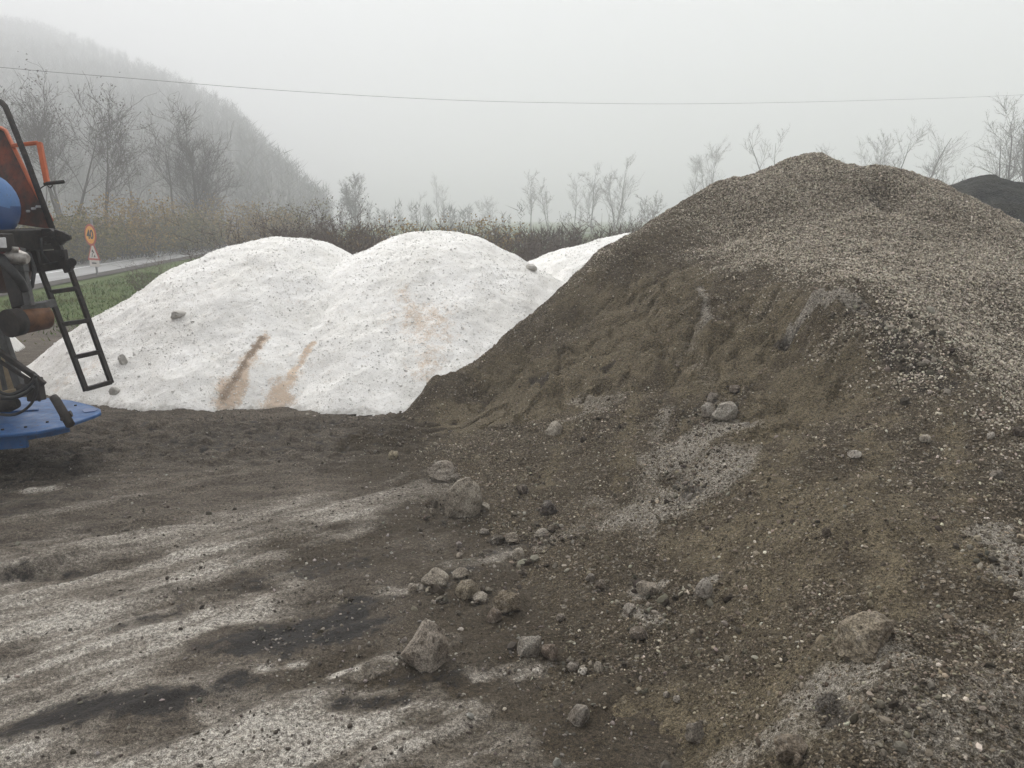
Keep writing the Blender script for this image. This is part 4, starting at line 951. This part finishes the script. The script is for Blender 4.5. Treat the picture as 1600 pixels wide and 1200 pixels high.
def wood(name, tx, ty, tz, hmin, hmax, label, nb=26, lo=(.04, .034, .03), hi=(.06, .052, .044)):
    n = len(tx); h = rng.uniform(hmin, hmax, n); b = np.repeat(np.stack([tx, ty, tz], 1), nb, 0); hh = np.repeat(h, nb)
    t = rng.random(n * nb) ** .7; p0 = b + np.stack([rng.normal(0, .04, n * nb) * hh, rng.normal(0, .04, n * nb) * hh, t * hh * .75], 1)
    d = np.stack([rng.normal(0, .12, n * nb), rng.normal(0, .12, n * nb), rng.uniform(.08, .24, n * nb)], 1) * hh[:, None]
    tr = np.arange(n) * nb; p0[tr] = b[tr]; d[tr] = np.stack([0 * h, 0 * h, h], 1)
    wd = rng.uniform(.012, .03, n * nb)[:, None] * (hh[:, None] ** .5); s = np.cross(d, rng.normal(size=d.shape)); s /= np.linalg.norm(s, axis=1, keepdims=True) + 1e-9
    V = np.stack([p0 - s * wd, p0 + s * wd, p0 + d], 1).reshape(-1, 3); me = mesh_np(name, V, np.arange(len(V)).reshape(-1, 3), False)
    tt = rng.random((n * nb, 1)); attr(me, 'tint', np.repeat(np.array(lo) * (1 - tt) + np.array(hi) * tt, 3, 0))
    tag(link(name, me, M['leaf']), label, 'woodland', None, 'stuff')
wood('hill_woods', tx, ty, tz, 3.5, 7.0, 'bare woodland covering the foggy hill at the upper left')
N = 380; tx = rng.uniform(-26, 70, N); ty = rng.uniform(85, 140, N); k = np.interp(tx, [-26, -14, 0, 15, 70], [1, .8, .35, .2, .2]) > rng.random(N)
wood('distant_thicket', tx[k], ty[k], 0 * tx[k], 1.5, 4.5, 'faint thicket lost in fog behind the salt heaps', 34)
N = 700; tx = rng.uniform(-8, 26, N); ty = rng.uniform(21, 32, N)
wood('scrub', tx, ty, 0 * tx, .9, 1.7, 'dull brown scrub in haze behind the bush row', 30, (.075, .056, .045), (.13, .105, .075))

# ------------------------------------------------------------------ road sign
sb = G(152, 430); sb.z = 0; SY = sb.y
sg = empty('road_sign', sb, 'amber round 40 sign above a white warning triangle on a roadside post', 'road sign')
nrm = Vector((-.566, -.824, 0)).normalized(); sx = Vector((0, 0, 1)).cross(nrm).normalized() * 1   # sign-plane axis
if sx.x < 0: sx = -sx
upv = Vector((0, 0, 1))
def on_sign(c, u, v, d=0): return c + sx * u + upv * v + nrm * d
MB().tube([sb + Vector((0, 0, -.1)), sb + Vector((0, 0, 1.62))], .03, 10).build('pole', M['galv'], sg, sb)
c1 = P(143, 367, SY); c2 = P(150, 395, SY); c3 = P(151, 411, SY)
for c in (c1, c2, c3): c.x = sb.x + (c.x - sb.x) * .4; c.xy = c.xy + nrm.xy * .05
def disc(c, r, d0, d1, n=28): 
    return MB().prism([on_sign(c, r * math.cos(a), r * math.sin(a), d0) for a in [2 * math.pi * k / n for k in range(n)]], nrm * (d1 - d0))
p1 = disc(c1, .31, 0, .012).build('speed_limit_plate', M['signred'], sg, sb, label='round amber plate with a red rim and black 40')
disc(c1, .25, .0125, .016).build('plate_face', M['signyellow'], p1, sb)
fc = bpy.data.curves.new('digits', 'FONT'); fc.body = '40'; fc.size = .36; fc.align_x = 'CENTER'; fc.align_y = 'CENTER'; fc.extrude = .003; fc.offset = .008
to = bpy.data.objects.new('digits_tmp', fc); COL.objects.link(to); bpy.context.view_layer.update()
dm = bpy.data.meshes.new_from_object(to.evaluated_get(bpy.context.evaluated_depsgraph_get())); bpy.data.objects.remove(to)
mt = Matrix((( sx.x, 0, nrm.x), (sx.y, 0, nrm.y), (0, 1, 0))).to_4x4(); mt.translation = c1 + nrm * .021 - sb
dm.transform(mt); dm.materials.clear(); dm.name = 'digits'; link('digits', dm, M['signblack'], p1)
def tri(c, s, d0, d1): return MB().prism([on_sign(c, -s, -s * .62, d0), on_sign(c, s, -s * .62, d0), on_sign(c, 0, s * 1.1, d0)], nrm * (d1 - d0))
p2 = tri(c2, .34, 0, .012).build('warning_plate', M['signred'], sg, sb, label='white warning triangle with a red border')
tri(c2, .25, .0125, .016).build('plate_face', M['signwhite'], p2, sb)
mb = MB()
mb.prism([on_sign(c2, -.08, .03, .0165), on_sign(c2, -.02, .1, .0165), on_sign(c2, .06, .02, .0165), on_sign(c2, .03, -.02, .0165), on_sign(c2, -.02, .03, .0165)], nrm * .003)
mb.prism([on_sign(c2, .02, -.12, .0165), on_sign(c2, .12, -.12, .0165), on_sign(c2, .07, -.05, .0165)], nrm * .003)
mb.prism([on_sign(c2, -.09, -.12, .0165), on_sign(c2, -.06, -.12, .0165), on_sign(c2, -.02, 0, .0165), on_sign(c2, -.05, .0, .0165)], nrm * .003)
mb.build('pictogram', M['signblack'], p2, sb)
p3 = MB().box(c3, sx * .26, upv * .1, nrm * .006).build('supplementary_plate', M['signwhite'], sg, sb, label='small white rectangular plate')
MB().box(c3 + nrm * .008, sx * .12, upv * .02, nrm * .0015).build('text_line', M['greysteel'], p3, sb)

# ------------------------------------------------------------------ overhead cable
cp = [Vector((-40, 2, 11)), P(-420, 60, 13), P(0, 105, 15), P(200, 122, 16.5), P(450, 142, 18.5), P(700, 156, 21), P(900, 161, 23.5), P(1100, 162, 26), P(1350, 157, 30), P(1600, 148, 34.5), P(1950, 128, 42)]
cps = [Vector(x) for x in [tuple(v) for v in poly_smooth([tuple(p) for p in cp], 8)]]
tag(MB().tube(cps, .0036, 6).build('overhead_cable', M['cable'], None), 'thin dark overhead cable sagging across the foggy sky', 'cable')

# ------------------------------------------------------------------ spreader lorry at the left edge
u = Vector((.76, -.65, 0)).normalized(); v = Vector((.65, .76, 0)).normalized(); zz = Vector((0, 0, 1))
O = Vector((-3.75, 5.75, 0))
tr = empty('salt_spreader', O, 'salt spreader with blue tank, orange hopper, ladder and blue disc cover', 'salt spreader')
def B(mb, name, mat, parent=None, bevel=.004, smooth=False, label=None): return mb.build(name, M[mat], parent or tr, O, bevel, smooth, label)
def L(a, b, t): return a + (b - a) * t
# hopper end panel
pan = [P(-200, 203, 6.5), P(4, 202, 5.95), P(10, 208, 5.93), P(46, 283, 5.8), P(80, 345, 5.7), P(78, 358, 5.68), P(18, 349, 5.75), P(-200, 330, 6.3)]
hp = B(MB().prism(pan, -u * .05 + v * .02), 'hopper_panel', 'orange', bevel=.006)
B(MB().tube([P(-200, 200, 6.48), P(2, 200, 5.94), P(9, 204, 5.92), P(46, 281, 5.78), P(81, 345, 5.68)], .014, 8), 'panel_flange', 'orange2', hp, 0, True)
for q in ((44, 330, 5.74), (52, 326, 5.73), (59, 323, 5.72)):
    p = P(*q); B(MB().tube([p + Vector((.02, .06, 0)), p + Vector((-.003, -.012, 0))], .0085, 10), 'bolt', 'white', hp, 0)
# tank: rounded body whose end dome shows
ck = P(-74, 322, 5.35); mb = MB(); n = 28; rings = []
ry_, rz_ = .36, .29
axd = Vector((.97, -.2, 0)).normalized(); sd = axd.cross(zz).normalized()
prof = [(-1.9, .0), (-1.9, .8), (-1.8, .95), (-1.6, 1), (-.1, 1), (.08, .97), (.2, .88), (.28, .74), (.335, .52), (.36, .25), (.366, .0)]
pts_ = []
for s_, k_ in prof:
    for i in range(n):
        a = 2 * math.pi * i / n; pts_.append(ck + axd * s_ + sd * (math.cos(a) * ry_ * k_) + zz * (math.sin(a) * rz_ * k_))
fs = [(j * n + i, j * n + (i + 1) % n, (j + 1) * n + (i + 1) % n, (j + 1) * n + i) for j in range(len(prof) - 1) for i in range(n)]
cen = [fs_ for fs_ in fs]
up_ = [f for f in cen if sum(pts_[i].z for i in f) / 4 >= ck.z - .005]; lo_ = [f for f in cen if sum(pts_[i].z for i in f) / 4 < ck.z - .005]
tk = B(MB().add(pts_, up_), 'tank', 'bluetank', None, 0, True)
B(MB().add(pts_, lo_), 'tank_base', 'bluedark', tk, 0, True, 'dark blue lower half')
mb = MB(); mb.box(P(-60, 375, 5.4), axd * .46, sd * .3, zz * .07); B(mb, 'tank_cradle', 'black', None, .01)
# handrail
hr = [P(-70, 150, 6.1), P(-6, 157, 5.9), P(2, 160, 5.88), P(8, 166, 5.86), P(14, 180, 5.84), P(40, 245, 5.75), P(82, 358, 5.6)]
B(MB().tube(hr, .02, 12), 'handrail', 'grime', None, 0, True)
# crank
mb = MB(); a, b, c_ = P(18, 228, 5.85), P(59, 223, 5.85), P(74, 287, 5.78)
ck_ = B(MB().bar(a, b, .028).bar(b + (b - a).normalized() * .012, c_, .034, .034), 'crank', 'orange2', None, .006)
B(MB().tube([P(70, 287, 5.78), P(99, 284, 5.72)], .013, 10), 'crank_grip', 'black', ck_, 0, True)
B(MB().tube([P(61, 296, 5.74), P(68, 291, 5.75), P(73, 289, 5.76), P(76, 292, 5.76), P(79, 294, 5.76), P(82, 289, 5.76)], .004, 6), 'safety_wire', 'grime', ck_, 0, True)
# black mounting frame
Yf = 5.5
fr = MB()
fr.prism([P(18, 357, Yf), P(78, 357, Yf), P(86, 366, Yf), P(58, 372, Yf), P(30, 362, Yf)], Vector((-.03, .1, 0)))
fr.prism([P(30, 362, Yf - .02), P(58, 372, Yf - .02), P(86, 366, Yf - .02), P(88, 378, Yf - .02), P(57, 384, Yf - .02), P(34, 372, Yf - .02)], Vector((.0, .09, 0)))
fr.bar(P(22, 362, Yf + .1), P(60, 425, Yf + .1), .07, .05); fr.bar(P(50, 378, Yf), P(62, 424, Yf), .035, .035)
fr.bar(P(80, 362, Yf), P(108, 425, Yf), .045, .05); fr.bar(P(66, 402, Yf), P(104, 400, Yf), .05, .09); fr.bar(P(62, 420, Yf), P(104, 413, Yf), .03, .05)
fr.bar(P(-40, 395, Yf + .15), P(60, 395, Yf + .15), .1, .28)
frm = B(fr, 'mounting_frame', 'black', None, .005)
mb = MB(); mb.prism([P(84, 358, Yf - .03), P(97, 362, Yf - .03), P(108, 368, Yf - .03), P(109, 374, Yf - .03), P(101, 378, Yf - .03), P(94, 384, Yf - .03), P(86, 374, Yf - .03)], Vector((.0, .03, 0)))
mb.tube([P(104, 371, Yf - .06), P(104, 371, Yf + .03)], .022, 12)
B(mb, 'frame_lug', 'grime', frm, .003)
mb = MB(); mb.tube([P(112, 410, Yf - .06), P(112, 410, Yf + .05)], .03, 14); mb.tube([P(108, 410, Yf - .075), P(108, 410, Yf - .06)], .016, 10); mb.bar(P(104, 413, Yf), P(113, 420, Yf), .05, .03)
B(mb, 'frame_pivot', 'grime', frm, .003)
for q in ((40, 378), (52, 379), (70, 379), (82, 374), (70, 401), (96, 401)):
    p = P(*q, Yf - .025); B(MB().tube([p + Vector((0, .02, 0)), p + Vector((0, -.018, 0))], .011, 6), 'bolt', 'grime', frm, 0)
B(MB().tube([P(-20, 380, 5.2), P(24, 386, 5.3), P(46, 398, 5.35), P(54, 420, 5.3), P(50, 448, 5.25), P(30, 462, 5.2)], .013, 8), 'hydraulic_hose', 'rubber', None, 0, True)
B(MB().tube([P(64, 372, 5.46), P(66, 396, 5.44), P(78, 412, 5.45), P(98, 408, 5.5)], .008, 8), 'cable', 'rubber', frm, 0, True)
# ladder
la0, la1 = P(50, 385, 5.52), P(135, 611, 5.38); lb0, lb1 = P(104, 405, 5.68), P(174, 599, 5.58)
ld = B(MB().bar(la0, la1, .035, .026), 'ladder', 'black', None, .003); mb = MB()
ld['label'] = 'narrow black steel ladder with four rungs'
B(MB().bar(lb0, lb1, .035, .026), 'ladder_rail', 'grime', ld, .003)
for (ax_, ay_, bx_, by_) in ((84, 456, 122, 450), (104, 506, 139, 500), (121, 558, 157, 549), (136, 608, 173, 597)):
    ta = (ay_ - 385) / (611 - 385); tb = (by_ - 405) / (599 - 405)
    B(MB().bar(L(la0, la1, ta), L(lb0, lb1, tb), .03, .03), 'rung', 'grime', ld, .003)
# rounded hopper outlet
mb = MB(); oc = P(6, 405, 5.62); pts_ = []; n = 30
dr = (v * .9 - u * .3).normalized()
mb.tube([oc - dr * .5, oc - dr * .3, oc + dr * .02, oc + dr * .08, oc + dr * .1], [.235, .235, .235, .2, .05], 30)
B(mb, 'hopper_outlet', 'rustdark', None, 0, True)
# swing arm with roller
ar = MB(); ar.bar(P(14, 398, 5.15), P(36, 480, 5.1), .09, .1); B(ar, 'support_arm', 'black', None, .006)
B(MB().bar(P(36, 425, 5.08), P(47, 478, 5.06), .045, .045).bar(P(30, 388, 5.1), P(36, 425, 5.08), .05, .06), 'arm_brace', 'greysteel', None, .004)
ra, rb = P(27, 503, 5.0), P(72, 494, 5.2)
rl = B(MB().tube([ra, L(ra, rb, .05), L(ra, rb, .95), rb], [.076, .083, .083, .074], 26), 'roller', 'rust', None, 0, True)
B(MB().tube([ra + (ra - rb).normalized() * .06, ra + (rb - ra) * .08], [.09, .088], 22), 'roller_end', 'black', rl, 0, True)
B(MB().prism([P(32, 478, 5.0), P(70, 472, 5.15), P(74, 484, 5.15), P(34, 489, 5.0)], Vector((.02, .09, .015))), 'roller_bracket', 'greysteel', rl, .004)
# hydraulic motor, number plate light box
hm = B(MB().tube([P(8, 398, 5.02), P(22, 400, 5.02), P(38, 404, 5.0), P(44, 406, 5.0)], [.045, .05, .04, .025], 16), 'hydraulic_motor', 'silver', None, 0, True)
B(MB().tube([P(4, 396, 5.0), P(30, 392, 5.02)], [.03, .025], 14), 'motor_cap', 'red', hm, 0, True)
B(MB().tube([P(24, 393, 4.98), P(24, 386, 4.98)], .018, 12), 'motor_fitting', 'silver', hm, 0, True)
hb = B(MB().box(P(-4, 379, 5.0), Vector((.085, -.02, 0)), Vector((.01, .04, 0)), zz * .055), 'lamp_housing', 'black', None, .006)
B(MB().box(P(-4, 379, 4.955), Vector((.062, -.015, 0)), Vector((.001, .006, 0)), zz * .032), 'lamp_lens', 'white', hb, .004)
B(MB().tube([P(2, 398, 5.0), P(8, 412, 4.95), P(20, 425, 4.93), P(32, 440, 4.95), P(38, 452, 5.0)], .028, 12), 'hydraulic_hose', 'rubber', None, 0, True)
# chute
cht = MB(); cht.hexa([P(-46, 626, 5.0), P(28, 618, 5.1), P(34, 600, 5.5), P(-40, 605, 5.4), P(-60, 455, 5.05), P(-8, 500, 5.12), P(0, 500, 5.5), P(-50, 455, 5.4)])
ch = B(cht, 'chute', 'cream', None, .01)
B(MB().bar(P(-4, 500, 5.05), P(34, 612, 5.02), .05, .05).bar(P(-16, 500, 5.02), P(10, 618, 5.0), .02, .03), 'chute_edge', 'greysteel', ch, .004)
B(MB().bar(P(-50, 624, 4.98), P(28, 610, 5.0), .03, .03), 'chute_bar', 'cream', ch, .004)
B(MB().bar(P(-20, 536, 4.9), P(50, 585, 4.88), .036, .03).bar(P(48, 583, 4.88), P(69, 601, 4.88), .034, .034).bar(P(-20, 552, 4.9), P(46, 594, 4.88), .022, .022), 'linkage_arm', 'black', None, .005)
B(MB().bar(P(52, 590, 4.95), P(58, 626, 4.93), .09, .07).tube([P(30, 606, 4.93), P(46, 608, 4.9)], .03, 10), 'spinner_motor', 'black', None, .008)
for i, q in enumerate((((-20, 600), (8, 616), (30, 612), (50, 598), (56, 586)), ((-10, 646), (22, 648), (46, 634), (57, 612), (56, 592)), ((-10, 618), (16, 622), (40, 614), (52, 604)))):
    B(MB().tube(poly_smooth([tuple(P(x, y, 4.85 - .03 * i)) for x, y in q], 6), (.011, .009, .014)[i], 8), 'hose', 'rubber', None, 0, True)
B(MB().tube([P(-20, 632, 4.9), P(14, 632, 4.86), P(28, 630, 4.86)], [.055, .05, .03], 14), 'gearbox', 'grime', None, 0, True)
# disc cover: flat blue plate with a downturned rim and pointed end
cc = P(-10, 655, 4.72); zc = G(0, 690).z + .30
def DC(px, py, z): r = ray(px, py); t = (z - H) / r.z; return Vector((r.x * t, r.y * t, z))
zt = .34
out = [DC(*q, zt) for q in ((-140, 640), (-60, 619), (20, 620), (70, 621), (110, 625), (140, 632), (157, 639), (158, 644), (148, 649), (125, 657), (100, 666), (60, 674), (20, 678), (-60, 682), (-140, 680))]
top = MB().prism(out, Vector((0, 0, -.022))); dcv = B(top, 'disc_cover', 'blue', None, .006)
rim_ = [DC(*q, zt - .02) for q in ((106, 664), (80, 670), (40, 676), (0, 679), (-60, 682), (-140, 680))]
mb = MB()
for i in range(len(rim_) - 1):
    a, b = rim_[i], rim_[i + 1]; dpt = (.055, .062) if i < 2 else (.13, .13); inn = Vector((.0, .02, 0))
    h0 = .05 if i < 2 else .1; h1 = .05 if i < 1 else .1
    if i == 1: h1 = .05
    mb.hexa([a - zz * h0, b - zz * h1, b - zz * h1 + inn, a - zz * h0 + inn, a, b, b + inn, a + inn])
B(mb, 'cover_rim', 'blue', dcv, .004)
B(MB().prism([DC(*q, zt + .002) for q in ((128, 641), (134, 638.5), (148, 638), (153, 640), (148, 643), (132, 645))], Vector((0, 0, .003))), 'grip_slot', 'bluedark', dcv, 0)
for q in ((20, 628), (62, 627), (40, 668), (4, 672), (74, 660), (118, 634)):
    p = DC(*q, zt); B(MB().tube([p, p + zz * .008], .009, 6), 'bolt', 'grime', dcv, 0)
B(MB().bar(DC(-30, 646, zt + .006), DC(60, 640, zt + .006), .03, .012), 'stiffener', 'blue', dcv, .003)
dsc = DC(-20, 668, zt - .1)
sp = B(MB().tube([dsc + zz * .0, dsc - zz * .012], .42, 36), 'spinner_disc', 'grime', None, .003)
mb = MB()
for k in range(6):
    a = k * math.pi / 3 + .35; d = Vector((math.cos(a), math.sin(a), 0)); mb.bar(dsc + d * .08 - zz * .04, dsc + d * .4 - zz * .04, .012, .06)
B(mb, 'spinner_vane', 'white', sp, .002)
rod = B(MB().tube([P(83, 620, 4.72), P(88, 626, 4.71), P(110, 664, 4.62)], [.024, .027, .027], 12), 'adjuster_rod', 'black', None, 0, True)
B(MB().tube([P(95, 652, 4.66), P(112, 646, 4.68)], .02, 10).tube([P(97, 655, 4.61), P(97, 655, 4.7)], .012, 8), 'adjuster_clamp', 'grime', rod, 0)
# the unseen rest of the lorry, off the left edge
def T(s_, t_, z): return O - u * s_ + v * t_ + zz * z
hop = MB().hexa([T(.75, -1.2, 1.0), T(3.6, -1.2, 1.0), T(3.6, -.75, 1.0), T(.75, -.75, 1.0), T(.55, -1.9, 2.35), T(3.9, -1.9, 2.35), T(3.9, -.1, 2.35), T(.55, -.1, 2.35)])
B(hop, 'hopper', 'orange', None, .02)
B(MB().bar(T(.2, -1.45, .85), T(6.6, -1.45, .85), .12, .24).bar(T(.2, -.55, .85), T(6.6, -.55, .85), .12, .24).bar(T(.3, -1.45, .85), T(.3, -.3, .85), .12, .2), 'chassis', 'black', None, .01)
cabm = MB().hexa([T(4.6, -2.1, .7), T(6.6, -2.1, .7), T(6.6, .15, .7), T(4.6, .15, .7), T(4.6, -2.1, 2.7), T(6.3, -2.1, 2.7), T(6.3, .15, 2.7), T(4.6, .15, 2.7)])
cb = B(cabm, 'cab', 'orange2', None, .06)
B(MB().hexa([T(6.62, -1.9, 1.6), T(6.66, -1.9, 1.6), T(6.66, -.05, 1.6), T(6.62, -.05, 1.6), T(6.4, -1.9, 2.5), T(6.44, -1.9, 2.5), T(6.44, -.05, 2.5), T(6.4, -.05, 2.5)]), 'windscreen', 'rubber', cb, 0)
for s_ in (1.6, 5.6):
    for t_ in (-2.0, -.0):
        c = T(s_, t_, .5); wh = B(MB().tube([c - v * .14, c - v * .12, c + v * .12, c + v * .14], [.44, .5, .5, .44], 36), 'wheel', 'tyre', None, 0, True)
        B(MB().tube([c - v * .15, c + v * .15], .27, 24), 'rim', 'greysteel', wh, 0, True)
    B(MB().tube([T(s_, -2.0, .5), T(s_, 0, .5)], .07, 12), 'axle', 'black', None, 0, True)

# ------------------------------------------------------------------ fog
hz = bpy.data.materials.new('haze'); hz.use_nodes = True; ht = hz.node_tree; ht.nodes.clear()
ho = ht.nodes.new('ShaderNodeOutputMaterial'); pv = ht.nodes.new('ShaderNodeVolumePrincipled'); ht.links.new(pv.outputs[0], ho.inputs['Volume'])
pv.inputs['Color'].default_value = (.975, .985, 1, 1); pv.inputs['Density'].default_value = .0060; pv.inputs['Anisotropy'].default_value = .1
o = MB().box((0, 100, 60), (460, 0, 0), (0, 335, 0), (0, 0, 62)).build('haze', hz); o['kind'] = 'stuff'
